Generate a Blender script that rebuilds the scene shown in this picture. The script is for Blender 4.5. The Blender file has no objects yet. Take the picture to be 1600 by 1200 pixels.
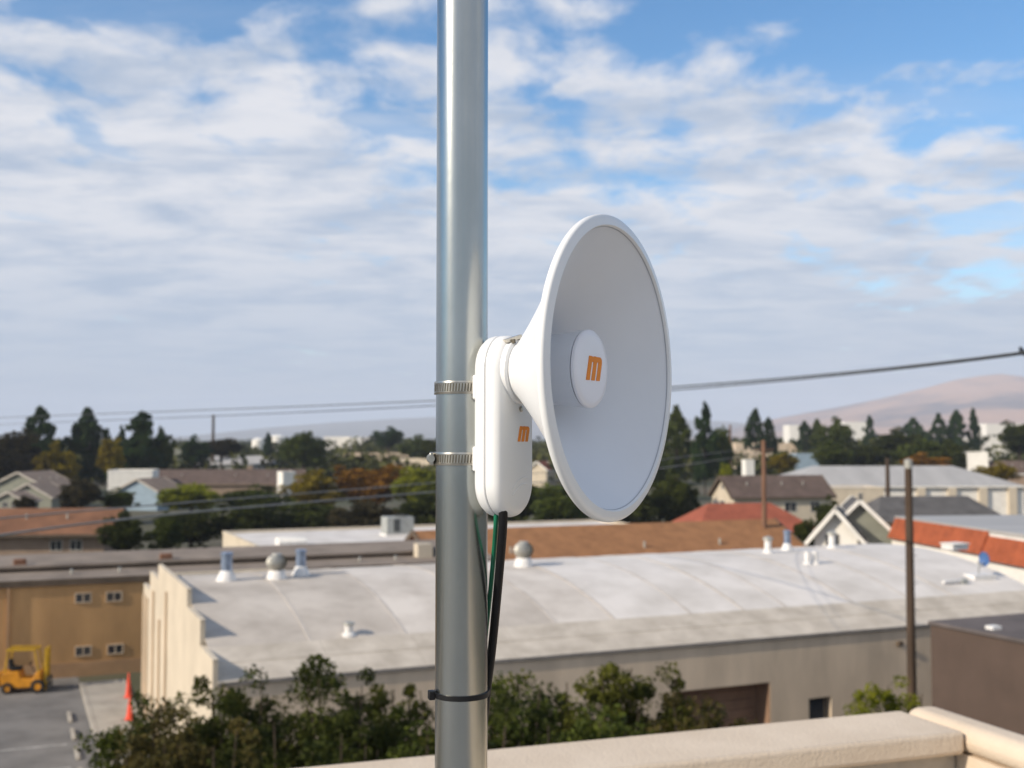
import bpy, math, random
import numpy as np
from mathutils import Vector, Matrix

R = math.radians
PI = math.pi
sc = bpy.context.scene
col = sc.collection

# ------------------------------------------------------------------ camera
CAM_H = 12.4                      # eye height above the street
FPX = 1800.0                      # focal length in pixels of the 1600 px wide photograph
PITCH = math.atan(85.0 / FPX)     # horizon sits 85 px under the centre
cam_d = bpy.data.cameras.new('camera')
cam = bpy.data.objects.new('camera', cam_d)
col.objects.link(cam)
cam.location = (0, 0, CAM_H)
cam.rotation_euler = (PI / 2 + PITCH, 0, 0)
cam_d.sensor_width = 36.0
cam_d.lens = 36.0 * FPX / 1600.0
cam_d.clip_start = 0.05
cam_d.clip_end = 60000
cam_d.dof.use_dof = True
cam_d.dof.focus_distance = 1.07
cam_d.dof.aperture_fstop = 10.0
sc.camera = cam

# ------------------------------------------------------------------ light
SUN_AZ = math.atan2(-0.866, -0.50)         # direction towards the sun, from +Y, clockwise
SUN_EL = R(29)
to_sun = Vector((math.sin(SUN_AZ) * math.cos(SUN_EL), math.cos(SUN_AZ) * math.cos(SUN_EL), math.sin(SUN_EL)))
sun_d = bpy.data.lights.new('sun', 'SUN')
sun_d.energy = 5.0
sun_d.angle = R(0.8)
sun_d.color = (1.0, 0.88, 0.72)
sun = bpy.data.objects.new('sun', sun_d)
col.objects.link(sun)
sun.rotation_euler = (-to_sun).to_track_quat('-Z', 'Y').to_euler()

world = bpy.data.worlds.new('World')
sc.world = world
world.use_nodes = True
wn, wl = world.node_tree.nodes, world.node_tree.links
wn.clear()


def N(tree, typ, **kw):
    n = tree.nodes.new(typ)
    for k, v in kw.items():
        setattr(n, k, v)
    return n


def wmath(op, a, b=None, clamp=False):
    n = N(world.node_tree, 'ShaderNodeMath', operation=op)
    n.use_clamp = clamp
    for i, v in enumerate((a, b)):
        if v is None:
            continue
        if isinstance(v, (int, float)):
            n.inputs[i].default_value = v
        else:
            wl.new(v, n.inputs[i])
    return n.outputs[0]


def wramp(v, a, b, lo=0.0, hi=1.0):
    n = N(world.node_tree, 'ShaderNodeMapRange', interpolation_type='SMOOTHSTEP')
    wl.new(v, n.inputs['Value'])
    n.inputs['From Min'].default_value = a
    n.inputs['From Max'].default_value = b
    n.inputs['To Min'].default_value = lo
    n.inputs['To Max'].default_value = hi
    return n.outputs['Result']


def wnoise(vec, scale, detail, rough, dist=0.0, offs=(0, 0, 0), stretch=(1, 1, 1)):
    m = N(world.node_tree, 'ShaderNodeMapping')
    m.inputs['Location'].default_value = offs
    m.inputs['Scale'].default_value = stretch
    wl.new(vec, m.inputs['Vector'])
    n = N(world.node_tree, 'ShaderNodeTexNoise')
    n.inputs['Scale'].default_value = scale
    n.inputs['Detail'].default_value = detail
    n.inputs['Roughness'].default_value = rough
    n.inputs['Distortion'].default_value = dist
    wl.new(m.outputs[0], n.inputs['Vector'])
    return n.outputs['Fac']


sky = N(world.node_tree, 'ShaderNodeTexSky', sky_type='NISHITA')
sky.sun_disc = False
sky.sun_elevation = SUN_EL
sky.sun_rotation = SUN_AZ
sky.altitude = 50
sky.air_density = 1.0
sky.dust_density = 0.0
sky.ozone_density = 2.0
tc = N(world.node_tree, 'ShaderNodeTexCoord')
sep = N(world.node_tree, 'ShaderNodeSeparateXYZ')
wl.new(tc.outputs['Generated'], sep.inputs[0])
zz = wmath('ADD', wmath('MAXIMUM', sep.outputs[2], 0.0), 0.12)
cx = wmath('DIVIDE', sep.outputs[0], zz)
cy = wmath('DIVIDE', sep.outputs[1], zz)
comb = N(world.node_tree, 'ShaderNodeCombineXYZ')
wl.new(cx, comb.inputs[0])
wl.new(cy, comb.inputs[1])
cvec = comb.outputs[0]
# the cloud deck in view has one ragged edge: thick to the far left, open blue to the near right
edge = wmath('SUBTRACT', wmath('MULTIPLY', cy, 0.75), wmath('MULTIPLY', cx, 0.30))
deck = wmath('MAXIMUM', wramp(edge, 1.26, 1.90), wramp(edge, -0.5, 0.75, 1.0, 0.0))  # second ramp: unseen cloud overhead and behind the camera, added for neutral fill
big = wnoise(cvec, 1.3, 3, 0.5, 0.3, (11.3, 5.2, 0))
puff = wnoise(cvec, 5.0, 9, 0.56, 0.25, (31.4, 17.2, 0), (1.0, 0.8, 1))
streak = wnoise(cvec, 1.1, 6, 0.55, 0.5, (1.0, 9.0, 0), (0.5, 1.3, 1))
dens = wmath('ADD', wmath('MULTIPLY', big, 0.55), wmath('MULTIPLY', puff, 0.85))
dens = wmath('ADD', dens, wmath('MULTIPLY', deck, 0.24))
dens = wmath('ADD', dens, wramp(edge, 2.0, 3.2, 0.0, 0.16))
cover = wramp(dens, 0.74, 0.97)
thin = wmath('MULTIPLY', wramp(streak, 0.40, 0.68), wmath('MULTIPLY', deck, 0.62))
cover = wmath('MAXIMUM', cover, thin)
cover = wmath('MULTIPLY', cover, 0.96)
cover = wmath('MAXIMUM', cover, wramp(sep.outputs[2], 0.0, 0.17, 0.93, 0.0))
shade = wmath('MULTIPLY', wramp(sep.outputs[2], 0.02, 0.22, 0.15, 1.0), wramp(wnoise(cvec, 3.2, 8, 0.62, 0.3, (0.4, 5.0, 0), (0.7, 1.1, 1)), 0.30, 0.64))
ccol = N(world.node_tree, 'ShaderNodeMix', data_type='RGBA')
ccol.inputs[6].default_value = (0.45, 0.535, 0.675, 1)
ccol.inputs[7].default_value = (0.83, 0.83, 0.865, 1)
wl.new(shade, ccol.inputs[0])
SKY_STRENGTH = 0.15
bg1 = N(world.node_tree, 'ShaderNodeBackground')
bg1.inputs['Strength'].default_value = SKY_STRENGTH
hsv = N(world.node_tree, 'ShaderNodeHueSaturation')
hsv.inputs['Saturation'].default_value = 1.3
wl.new(sky.outputs[0], hsv.inputs['Color'])
wl.new(hsv.outputs[0], bg1.inputs['Color'])
bg2 = N(world.node_tree, 'ShaderNodeBackground')
bg2.inputs['Strength'].default_value = 0.95
wl.new(ccol.outputs[2], bg2.inputs['Color'])
mixw = N(world.node_tree, 'ShaderNodeMixShader')
wl.new(cover, mixw.inputs[0])
wl.new(bg1.outputs[0], mixw.inputs[1])
wl.new(bg2.outputs[0], mixw.inputs[2])
outw = N(world.node_tree, 'ShaderNodeOutputWorld')
wl.new(mixw.outputs[0], outw.inputs['Surface'])

sc.view_settings.view_transform = 'Standard'
sc.view_settings.look = 'None'
sc.view_settings.exposure = 0.10
sc.view_settings.gamma = 1.0
sc.cycles.use_denoising = True
sc.cycles.max_bounces = 6
sc.cycles.volume_bounces = 1

# ------------------------------------------------------------------ layout helpers
CP, SP = math.cos(PITCH), math.sin(PITCH)


def ray(px, py):
    a, b = (px - 800) / FPX, (600 - py) / FPX
    return Vector((a, CP - b * SP, SP + b * CP))


def P(px, py, depth):
    """world point seen at a pixel of the photograph, at ground distance depth along +Y"""
    r = ray(px, py)
    return Vector((0, 0, CAM_H)) + r * (depth / r.y)


def X(px, depth):
    return P(px, 685, depth).x


def Z(py, depth):
    return P(800, py, depth).z


ALPHA = math.atan(0.433)                      # the street grid is turned 23 degrees
U = Vector((math.cos(ALPHA), math.sin(ALPHA), 0))
V = Vector((-math.sin(ALPHA), math.cos(ALPHA), 0))


# ------------------------------------------------------------------ materials
def mat(name, c, rough=0.8, var=0.12, scale=3.0, metal=0.0, bump=0.0, bscale=30.0, spec=0.3, c2=None, detail=5,
        perobj=0.0, stretch=(1, 1, 1), lo=0.35, hi=0.65, coat=0.0, translucent=0.0):
    m = bpy.data.materials.new(name)
    m.use_nodes = True
    t = m.node_tree
    b = t.nodes['Principled BSDF']
    b.inputs['Roughness'].default_value = rough
    b.inputs['Metallic'].default_value = metal
    b.inputs['Specular IOR Level'].default_value = spec
    b.inputs['Coat Weight'].default_value = coat
    tcn = t.nodes.new('ShaderNodeTexCoord')
    mp = t.nodes.new('ShaderNodeMapping')
    mp.inputs['Scale'].default_value = stretch
    t.links.new(tcn.outputs['Object'], mp.inputs[0])
    n = t.nodes.new('ShaderNodeTexNoise')
    n.inputs['Scale'].default_value = scale
    n.inputs['Detail'].default_value = detail
    n.inputs['Roughness'].default_value = 0.62
    t.links.new(mp.outputs[0], n.inputs['Vector'])
    mr = t.nodes.new('ShaderNodeMapRange')
    mr.inputs['From Min'].default_value = lo
    mr.inputs['From Max'].default_value = hi
    t.links.new(n.outputs['Fac'], mr.inputs['Value'])
    mx = t.nodes.new('ShaderNodeMix')
    mx.data_type = 'RGBA'
    d = c2 if c2 else tuple(max(0, v * (1 - 2 * var)) for v in c)
    mx.inputs[6].default_value = (*d, 1)
    mx.inputs[7].default_value = (*(min(1, v * (1 + (0 if c2 else var))) for v in c), 1)
    t.links.new(mr.outputs[0], mx.inputs[0])
    outc = mx.outputs[2]
    if perobj:
        oi = t.nodes.new('ShaderNodeObjectInfo')
        hs = t.nodes.new('ShaderNodeHueSaturation')
        r2 = t.nodes.new('ShaderNodeMapRange')
        r2.inputs['To Min'].default_value = 1 - perobj
        r2.inputs['To Max'].default_value = 1 + perobj
        t.links.new(oi.outputs['Random'], r2.inputs['Value'])
        t.links.new(r2.outputs[0], hs.inputs['Value'])
        t.links.new(outc, hs.inputs['Color'])
        outc = hs.outputs[0]
    t.links.new(outc, b.inputs['Base Color'])
    if bump:
        n2 = t.nodes.new('ShaderNodeTexNoise')
        n2.inputs['Scale'].default_value = bscale
        n2.inputs['Detail'].default_value = 6
        t.links.new(mp.outputs[0], n2.inputs['Vector'])
        bp = t.nodes.new('ShaderNodeBump')
        bp.inputs['Strength'].default_value = bump
        bp.inputs['Distance'].default_value = 0.02
        t.links.new(n2.outputs['Fac'], bp.inputs['Height'])
        t.links.new(bp.outputs[0], b.inputs['Normal'])
    if translucent:
        tr = t.nodes.new('ShaderNodeBsdfTranslucent')
        t.links.new(outc, tr.inputs['Color'])
        ms = t.nodes.new('ShaderNodeMixShader')
        ms.inputs[0].default_value = translucent
        t.links.new(b.outputs[0], ms.inputs[1])
        t.links.new(tr.outputs[0], ms.inputs[2])
        t.links.new(ms.outputs[0], t.nodes['Material Output'].inputs['Surface'])
    return m


M = {}
M['galv'] = mat('galvanised_steel', (0.43, 0.445, 0.43), 0.25, 0.10, 14, metal=1.0, bump=0.008, bscale=120, stretch=(1, 1, 0.5), c2=(0.37, 0.39, 0.38))
M['steel'] = mat('stainless_steel', (0.50, 0.475, 0.42), 0.28, 0.12, 60, metal=0.95)
M['slot'] = mat('clamp_slot', (0.10, 0.09, 0.07), 0.6, 0.1, 30, metal=0.5)
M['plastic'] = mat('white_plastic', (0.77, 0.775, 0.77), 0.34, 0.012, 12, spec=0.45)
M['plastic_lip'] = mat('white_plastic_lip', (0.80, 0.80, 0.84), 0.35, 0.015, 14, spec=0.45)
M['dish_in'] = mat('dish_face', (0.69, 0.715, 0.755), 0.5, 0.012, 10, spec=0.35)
M['seam'] = mat('seam_grey', (0.45, 0.46, 0.49), 0.7, 0.05, 20)
M['orange'] = mat('orange_print', (0.80, 0.25, 0.012), 0.5, 0.04, 40)
M['rubber'] = mat('black_rubber', (0.006, 0.006, 0.007), 0.5, 0.1, 30)
M['green_wire'] = mat('green_wire', (0.006, 0.15, 0.075), 0.35, 0.1, 40, spec=0.5)
M['coping'] = mat('cream_coping', (0.70, 0.585, 0.455), 0.85, 0.06, 2.2, c2=(0.60, 0.49, 0.37), detail=9, bump=0.22, bscale=90)
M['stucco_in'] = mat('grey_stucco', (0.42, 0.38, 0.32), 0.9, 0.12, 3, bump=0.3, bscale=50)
M['deck'] = mat('roof_membrane', (0.34, 0.33, 0.31), 0.9, 0.15, 2, bump=0.3)
M['cream'] = mat('cream_wall', (0.58, 0.50, 0.385), 0.85, 0.05, 0.6, bump=0.1, bscale=12)
M['wallbeige'] = mat('beige_wall', (0.62, 0.50, 0.37), 0.88, 0.09, 0.7, stretch=(1, 1, 0.3), detail=8, bump=0.1, bscale=12)
M['recess'] = mat('brown_recess', (0.26, 0.16, 0.105), 0.85, 0.1, 1.5)
M['roofA'] = mat('roof_coating_grey', (0.56, 0.505, 0.44), 0.75, 0.10, 0.5, c2=(0.38, 0.335, 0.285), lo=0.30, hi=0.62, detail=9, bump=0.05, bscale=5)
M['roofB'] = mat('roof_coating_white', (0.70, 0.655, 0.605), 0.7, 0.06, 0.45, c2=(0.53, 0.49, 0.44), lo=0.30, hi=0.60, detail=9, bump=0.05, bscale=5)
M['roofC'] = mat('roof_coating_mid', (0.66, 0.605, 0.54), 0.75, 0.09, 0.5, c2=(0.47, 0.42, 0.365), lo=0.30, hi=0.62, detail=9, bump=0.05, bscale=5)
M['band'] = mat('roof_edge_band', (0.58, 0.52, 0.44), 0.8, 0.12, 0.9, c2=(0.42, 0.37, 0.305), bump=0.06, bscale=6)
M['roofseam'] = mat('seam_tape', (0.43, 0.385, 0.335), 0.8, 0.2, 1.2, c2=(0.58, 0.53, 0.475))
M['drip'] = mat('drip_edge', (0.22, 0.20, 0.18), 0.7, 0.1, 3)
M['tan'] = mat('tan_wall', (0.47, 0.28, 0.125), 0.9, 0.10, 0.6, stretch=(1, 1, 0.3), detail=8, bump=0.1, bscale=10)
M['tan2'] = mat('tan_band', (0.42, 0.26, 0.14), 0.9, 0.08, 0.6)
M['tarroof'] = mat('weathered_roof', (0.24, 0.195, 0.155), 0.9, 0.12, 0.5)
M['fascia'] = mat('dark_fascia', (0.115, 0.085, 0.06), 0.85, 0.12, 1)
M['brownroof'] = mat('brown_shingle', (0.30, 0.145, 0.064), 0.9, 0.10, 1.2, bump=0.2, bscale=8)
M['redroof'] = mat('red_shingle', (0.30, 0.085, 0.048), 0.9, 0.10, 1.0, bump=0.2, bscale=8)
M['redtile'] = mat('red_mansard', (0.33, 0.085, 0.034), 0.85, 0.12, 1.0, bump=0.2, bscale=8)
M['darkroof'] = mat('dark_brown_shingle', (0.115, 0.082, 0.068), 0.92, 0.12, 0.8)
M['slate'] = mat('dark_grey_shingle', (0.105, 0.100, 0.098), 0.92, 0.12, 0.8)
M['greyroof'] = mat('grey_metal_roof', (0.40, 0.385, 0.365), 0.6, 0.08, 0.3, stretch=(1, 0.2, 1))
M['orangeroof'] = mat('rust_shingle', (0.20, 0.095, 0.05), 0.9, 0.14, 0.6)
M['roofbox'] = mat('rusty_box', (0.20, 0.10, 0.06), 0.9, 0.2, 3)
M['oldtrim'] = mat('weathered_trim', (0.44, 0.40, 0.35), 0.8, 0.08, 1)
M['white'] = mat('white_paint', (0.78, 0.75, 0.69), 0.75, 0.05, 0.8)
M['bluewall'] = mat('pale_blue_siding', (0.27, 0.35, 0.42), 0.8, 0.05, 1)
M['sage'] = mat('grey_green_siding', (0.24, 0.245, 0.20), 0.85, 0.06, 1)
M['taupe'] = mat('taupe_siding', (0.28, 0.205, 0.15), 0.9, 0.08, 0.6)
M['brownbld'] = mat('brown_stucco', (0.092, 0.064, 0.050), 0.9, 0.07, 0.7, bump=0.15, bscale=14)
M['browntop'] = mat('brown_roof_membrane', (0.125, 0.105, 0.098), 0.9, 0.12, 0.8)
M['glass'] = mat('window_glass', (0.030, 0.034, 0.040), 0.12, 0.1, 2, spec=0.6)
M['frame'] = mat('window_frame', (0.62, 0.59, 0.54), 0.6, 0.04, 3)
M['duct'] = mat('sheet_metal_sky_tint', (0.36, 0.44, 0.58), 0.22, 0.2, 5, metal=0.6)  # blue of the reflected sky is put into the base colour
M['ductw'] = mat('white_flashing', (0.74, 0.72, 0.69), 0.6, 0.06, 5)
M['turb'] = mat('turbine_metal', (0.50, 0.48, 0.42), 0.45, 0.1, 6, metal=0.5)
M['acunit'] = mat('ac_grey', (0.34, 0.35, 0.33), 0.6, 0.08, 2)
M['acdark'] = mat('ac_grille', (0.07, 0.075, 0.075), 0.7, 0.1, 2)
M['asphalt'] = mat('asphalt', (0.165, 0.158, 0.15), 0.9, 0.16, 0.45, detail=8, lo=0.3, hi=0.6, bump=0.2, bscale=30)
M['concrete'] = mat('concrete', (0.36, 0.33, 0.285), 0.9, 0.10, 0.6, bump=0.1)
M['paint'] = mat('worn_line_paint', (0.50, 0.49, 0.46), 0.8, 0.15, 2.0, c2=(0.22, 0.215, 0.21))
M['ground'] = mat('town_ground', (0.12, 0.10, 0.07), 0.95, 0.25, 0.02, c2=(0.055, 0.065, 0.03), lo=0.4, hi=0.6)
M['wood'] = mat('creosote_pole', (0.075, 0.050, 0.034), 0.9, 0.2, 5, stretch=(1, 1, 0.1))
M['wood2'] = mat('weathered_pole', (0.19, 0.105, 0.066), 0.9, 0.2, 5, stretch=(1, 1, 0.1))
M['wire'] = mat('black_cable', (0.075, 0.08, 0.085), 0.6, 0.1, 2)
M['wiregrey'] = mat('grey_cable', (0.26, 0.25, 0.23), 0.6, 0.1, 2)
M['porcelain'] = mat('dark_insulator', (0.03, 0.035, 0.045), 0.3, 0.1, 5)
M['forkyellow'] = mat('forklift_yellow', (0.56, 0.235, 0.014), 0.55, 0.14, 3)
M['mastyellow'] = mat('mast_yellow', (0.50, 0.30, 0.016), 0.55, 0.14, 3)
M['tyre'] = mat('tyre_rubber', (0.02, 0.02, 0.02), 0.85, 0.1, 6)
M['redplastic'] = mat('red_plastic', (0.70, 0.045, 0.03), 0.5, 0.05, 4)
M['conered'] = mat('cone_orange_red', (0.85, 0.10, 0.055), 0.5, 0.05, 4)
M['conewhite'] = mat('cone_reflective', (0.78, 0.78, 0.76), 0.4, 0.05, 4)
M['bark'] = mat('bark', (0.075, 0.055, 0.04), 0.95, 0.2, 4, bump=0.3)
M['hill'] = mat('dry_hill', (0.44, 0.27, 0.175), 0.95, 0.1, 0.0014, c2=(0.13, 0.10, 0.095), lo=0.40, hi=0.55, detail=7)
M['ridge'] = mat('far_ridge', (0.18, 0.16, 0.13), 0.95, 0.12, 0.001)


def leafmat(name, c, c2, pv=0.18):
    return mat(name, c, 0.65, 0.1, 1.1, c2=c2, perobj=pv, spec=0.08, lo=0.40, hi=0.62, translucent=0.22)


M['leaf_olive'] = leafmat('leaf_olive', (0.0972, 0.0994, 0.0144), (0.0418, 0.0446, 0.0079))
M['leaf_dry'] = leafmat('leaf_dry', (0.1096, 0.0848, 0.0248), (0.0480, 0.0432, 0.0128))
M['leaf_dark'] = leafmat('leaf_dark', (0.0622, 0.0728, 0.0130), (0.0292, 0.0372, 0.0085))
M['leaf_mid'] = leafmat('leaf_mid', (0.0855, 0.1035, 0.0173), (0.0360, 0.0495, 0.0097))
M['leaf_green'] = leafmat('leaf_green', (0.2497, 0.2552, 0.0160), (0.1148, 0.1320, 0.0110))
M['leaf_con'] = leafmat('leaf_con', (0.0392, 0.0680, 0.0184), (0.0176, 0.0344, 0.0112))
M['leaf_yellow'] = leafmat('leaf_yellow', (0.2370, 0.1810, 0.0110), (0.1190, 0.0880, 0.0100))
M['leaf_orange'] = leafmat('leaf_orange', (0.2620, 0.1210, 0.0110), (0.1310, 0.0630, 0.0080))
M['leaf_plum'] = leafmat('leaf_plum', (0.0590, 0.0470, 0.0220), (0.0280, 0.0250, 0.0120))


# ------------------------------------------------------------------ mesh helpers
class MB:
    def __init__(self):
        self.v, self.f = [], []

    def add(self, vs, fs):
        o = len(self.v)
        self.v += [tuple(p) for p in vs]
        self.f += [tuple(i + o for i in q) for q in fs]
        return self

    def box(self, x0, x1, y0, y1, z0, z1):
        vs = [(x, y, z) for z in (z0, z1) for y in (y0, y1) for x in (x0, x1)]
        return self.add(vs, [(0, 2, 3, 1), (4, 5, 7, 6), (0, 1, 5, 4), (2, 6, 7, 3), (0, 4, 6, 2), (1, 3, 7, 5)])

    def prism(self, poly, axis, a, b):
        """poly of 2-D points, extruded along axis from a to b; (y,z) for x, (x,z) for y, (x,y) for z"""
        n = len(poly)

        def mk(p, t):
            return {'x': (t, p[0], p[1]), 'y': (p[0], t, p[1]), 'z': (p[0], p[1], t)}[axis]
        vs = [mk(p, a) for p in poly] + [mk(p, b) for p in poly]
        fs = [(i, (i + 1) % n, n + (i + 1) % n, n + i) for i in range(n)]
        fs += [tuple(range(n))[::-1], tuple(range(n, 2 * n))]
        return self.add(vs, fs)

    def bar(self, p0, p1, w, h):
        p0, p1 = Vector(p0), Vector(p1)
        d = (p1 - p0).normalized()
        up = Vector((0, 0, 1)) if abs(d.z) < 0.9 else Vector((0, 1, 0))
        s = d.cross(up).normalized()
        t = s.cross(d)
        vs = []
        for p in (p0, p1):
            for a, b in ((-1, -1), (1, -1), (1, 1), (-1, 1)):
                vs.append(p + s * a * w / 2 + t * b * h / 2)
        return self.add(vs, [(0, 1, 2, 3), (7, 6, 5, 4), (0, 4, 5, 1), (1, 5, 6, 2), (2, 6, 7, 3), (3, 7, 4, 0)])

    def tube(self, path, r, n=10, caps=True):
        path = [Vector(p) for p in path]
        rs = r if isinstance(r, (list, tuple)) else [r] * len(path)
        o = len(self.v)
        prev = None
        for i, p in enumerate(path):
            d = (path[min(i + 1, len(path) - 1)] - path[max(i - 1, 0)]).normalized()
            if prev is None:
                a = d.orthogonal().normalized()
            else:
                a = (prev - d * prev.dot(d)).normalized()
            prev = a
            b = d.cross(a)
            for k in range(n):
                q = 2 * PI * k / n
                self.v.append(tuple(p + (a * math.cos(q) + b * math.sin(q)) * rs[i]))
        for i in range(len(path) - 1):
            for k in range(n):
                k2 = (k + 1) % n
                self.f.append((o + i * n + k, o + i * n + k2, o + (i + 1) * n + k2, o + (i + 1) * n + k))
        if caps:
            self.f.append(tuple(o + k for k in range(n))[::-1])
            self.f.append(tuple(o + (len(path) - 1) * n + k for k in range(n)))
        return self

    def lathe(self, prof, n=32, axis='z', c=(0, 0, 0), close=False):
        """prof: (along, radius)"""
        o = len(self.v)
        for a, r in prof:
            for k in range(n):
                q = 2 * PI * k / n
                e, g = r * math.cos(q), r * math.sin(q)
                p = {'z': (e, g, a), 'x': (a, e, g), 'y': (e, a, g)}[axis]
                self.v.append((p[0] + c[0], p[1] + c[1], p[2] + c[2]))
        m = len(prof)
        rng = range(m) if close else range(m - 1)
        for i in rng:
            j = (i + 1) % m
            for k in range(n):
                k2 = (k + 1) % n
                self.f.append((o + i * n + k, o + i * n + k2, o + j * n + k2, o + j * n + k))
        if not close:
            if prof[0][1] > 1e-6:
                self.f.append(tuple(o + k for k in range(n))[::-1])
            if prof[-1][1] > 1e-6:
                self.f.append(tuple(o + (m - 1) * n + k for k in range(n)))
        return self

    def mesh(self, name, smooth=False, angle=35):
        me = bpy.data.meshes.new(name)
        me.from_pydata(self.v, [], self.f)
        me.validate()
        import bmesh
        bm = bmesh.new()
        bm.from_mesh(me)
        if smooth:
            bmesh.ops.remove_doubles(bm, verts=bm.verts, dist=1e-6)
        bmesh.ops.recalc_face_normals(bm, faces=bm.faces)
        bm.to_mesh(me)
        bm.free()
        if smooth:
            for p in me.polygons:
                p.use_smooth = True
            me.set_sharp_from_angle(angle=R(angle))
        return me

    def build(self, name, m, parent=None, smooth=False, angle=35, bevel=0.0, seg=2):
        me = self.mesh(name, smooth, angle)
        me.materials.append(m)
        o = bpy.data.objects.new(name, me)
        col.objects.link(o)
        o.parent = parent
        if bevel:
            bv = o.modifiers.new('bevel', 'BEVEL')
            bv.width = bevel
            bv.segments = seg
            bv.limit_method = 'ANGLE'
            for p in me.polygons:
                p.use_smooth = True
            me.set_sharp_from_angle(angle=R(40))
        return o


def tag(o, label=None, cat=None, group=None, kind=None):
    for k, v in (('label', label), ('category', cat), ('group', group), ('kind', kind)):
        if v:
            o[k] = v
    return o


def empty(name, loc, rz=0.0, label=None, cat=None, group=None):
    o = bpy.data.objects.new(name, None)
    col.objects.link(o)
    o.location = loc
    o.rotation_euler = (0, 0, rz)
    o.empty_display_size = 0.1
    return tag(o, label, cat, group)


def part(name, me, parent, loc=(0, 0, 0), rz=0.0, s=(1, 1, 1)):
    o = bpy.data.objects.new(name, me)
    col.objects.link(o)
    o.parent = parent
    o.location = loc
    o.rotation_euler = (0, 0, rz)
    o.scale = s
    return o


# ------------------------------------------------------------------ ground, streets, hills
def sheet(name, m, pts, z, kind='structure'):
    b = MB()
    n = len(pts)
    b.add([(p[0], p[1], z) for p in pts], [tuple(range(n))])
    o = b.build(name, m)
    return tag(o, kind=kind)


g = MB()
RG = [0, 30, 80, 200, 500, 1200, 3000, 6000, 11500]
nseg = 96
g.v.append((0, 0, 0))
for r_ in RG[1:]:
    for k in range(nseg):
        q = 2 * PI * k / nseg
        g.v.append((r_ * math.cos(q), r_ * math.sin(q), 0))
for k in range(nseg):
    g.f.append((0, 1 + k, 1 + (k + 1) % nseg))
for i in range(len(RG) - 2):
    for k in range(nseg):
        k2 = (k + 1) % nseg
        g.f.append((1 + i * nseg + k, 1 + (i + 1) * nseg + k, 1 + (i + 1) * nseg + k2, 1 + i * nseg + k2))
ground = tag(g.build('ground', M['ground']), kind='structure')


def uv_pt(base, a, b):
    p = base + U * a + V * b
    return (p.x, p.y)


# the barrel roofed workshop gives the grid origin
WS = Vector((X(345, 35.3), 35.3, 0))          # near left corner of the workshop
WS_L, WS_W, WS_E, WS_C = 35.5, 20.0, 5.0, 6.95

sheet('parking_lot', M['asphalt'], [uv_pt(WS, -40, -14), uv_pt(WS, -2.5, -14), uv_pt(WS, -2.5, 30), uv_pt(WS, -40, 30)], 0.004)
sheet('service_yard', M['asphalt'], [uv_pt(WS, -2.5, -22), uv_pt(WS, 42, -22), uv_pt(WS, 42, -0.02), uv_pt(WS, -2.5, -0.02)], 0.008)
ap = MB().box(-2.3, -0.35, -9, 26.5, 0.0, 0.13).build('concrete_apron', M['concrete'], bevel=0.02)
ap.location = WS
ap.rotation_euler = (0, 0, ALPHA)
tag(ap, kind='structure')
for i in range(8):
    ln = MB().box(-14.0, -3.6, -0.07, 0.07, 0.008, 0.012).build('parking_line', M['paint'], ground)
    c = WS + U * 0 + V * (-10.5 + 3.6 * i)
    ln.location = c
    ln.rotation_euler = (0, 0, ALPHA)
b = MB().box(-2.55, -2.3, -9, 26.5, 0.0, 0.14).build('kerb', M['concrete'], bevel=0.03)
b.location = WS
b.rotation_euler = (0, 0, ALPHA)
tag(b, kind='structure')


def hill_mesh(name, m, ridge, d0, d1, foot, rough, seed):
    """ridge: (px, py) points of the skyline; the crest stands at d1, the foot at d0"""
    rnd = np.random.RandomState(seed)
    nx, ny = 150, 46
    px = np.linspace(ridge[0][0], ridge[-1][0], nx)
    py = np.interp(px, [p[0] for p in ridge], [p[1] for p in ridge])
    ph = rnd.rand(16) * 6.28
    vs = []
    for j in range(ny):
        t = j / (ny - 1)
        for i in range(nx):
            if t <= 0.72:
                s = t / 0.72
            else:
                s = 1 - 0.75 * (t - 0.72) / 0.28
            d = d0 + (d1 - d0) * t / 0.72
            dcrest = d1
            h = max(0.0, Z(py[i], dcrest)) * (s ** 1.25)
            x = X(px[i], dcrest)
            w = math.sin(PI * min(1, t / 0.72)) if t < 0.72 else 0
            gul = 0
            for k in range(6):
                fr = 2.2 * 1.75 ** k
                gul += math.sin(x / 1000 * fr + ph[k] + 1.9 * math.sin(d / 1000 * fr * 0.8 + ph[k + 6])) / (1.55 ** k)
            h += rough * gul * w * (h / 300 + 0.12)
            vs.append((x * (0.82 + 0.18 * d / dcrest), d, max(h, -1.0) if t > 0.02 else -0.5))
    fs = [(j * nx + i, j * nx + i + 1, (j + 1) * nx + i + 1, (j + 1) * nx + i) for j in range(ny - 1) for i in range(nx - 1)]
    o = MB().add(vs, fs).build(name, m, smooth=True, angle=180)
    return tag(o, kind='structure')


hill_mesh('hills', M['hill'], [(1080, 688), (1150, 667), (1200, 656), (1255, 645), (1300, 637), (1345, 628), (1400, 616), (1450, 604),
                               (1490, 593), (1530, 586), (1562, 583), (1600, 587), (1680, 584), (1760, 600), (1900, 620), (2100, 650), (2200, 690)],
          4200, 7600, 0, 36, 3)
hill_mesh('far_ridge', M['ridge'], [(-700, 690), (-300, 672), (0, 680), (200, 685), (300, 681), (420, 668), (520, 660), (600, 655), (700, 650), (800, 646), (900, 648),
                                    (1000, 653), (1100, 656), (1200, 664), (1350, 672), (1500, 690)], 8200, 10400, 0, 14, 8)


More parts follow.
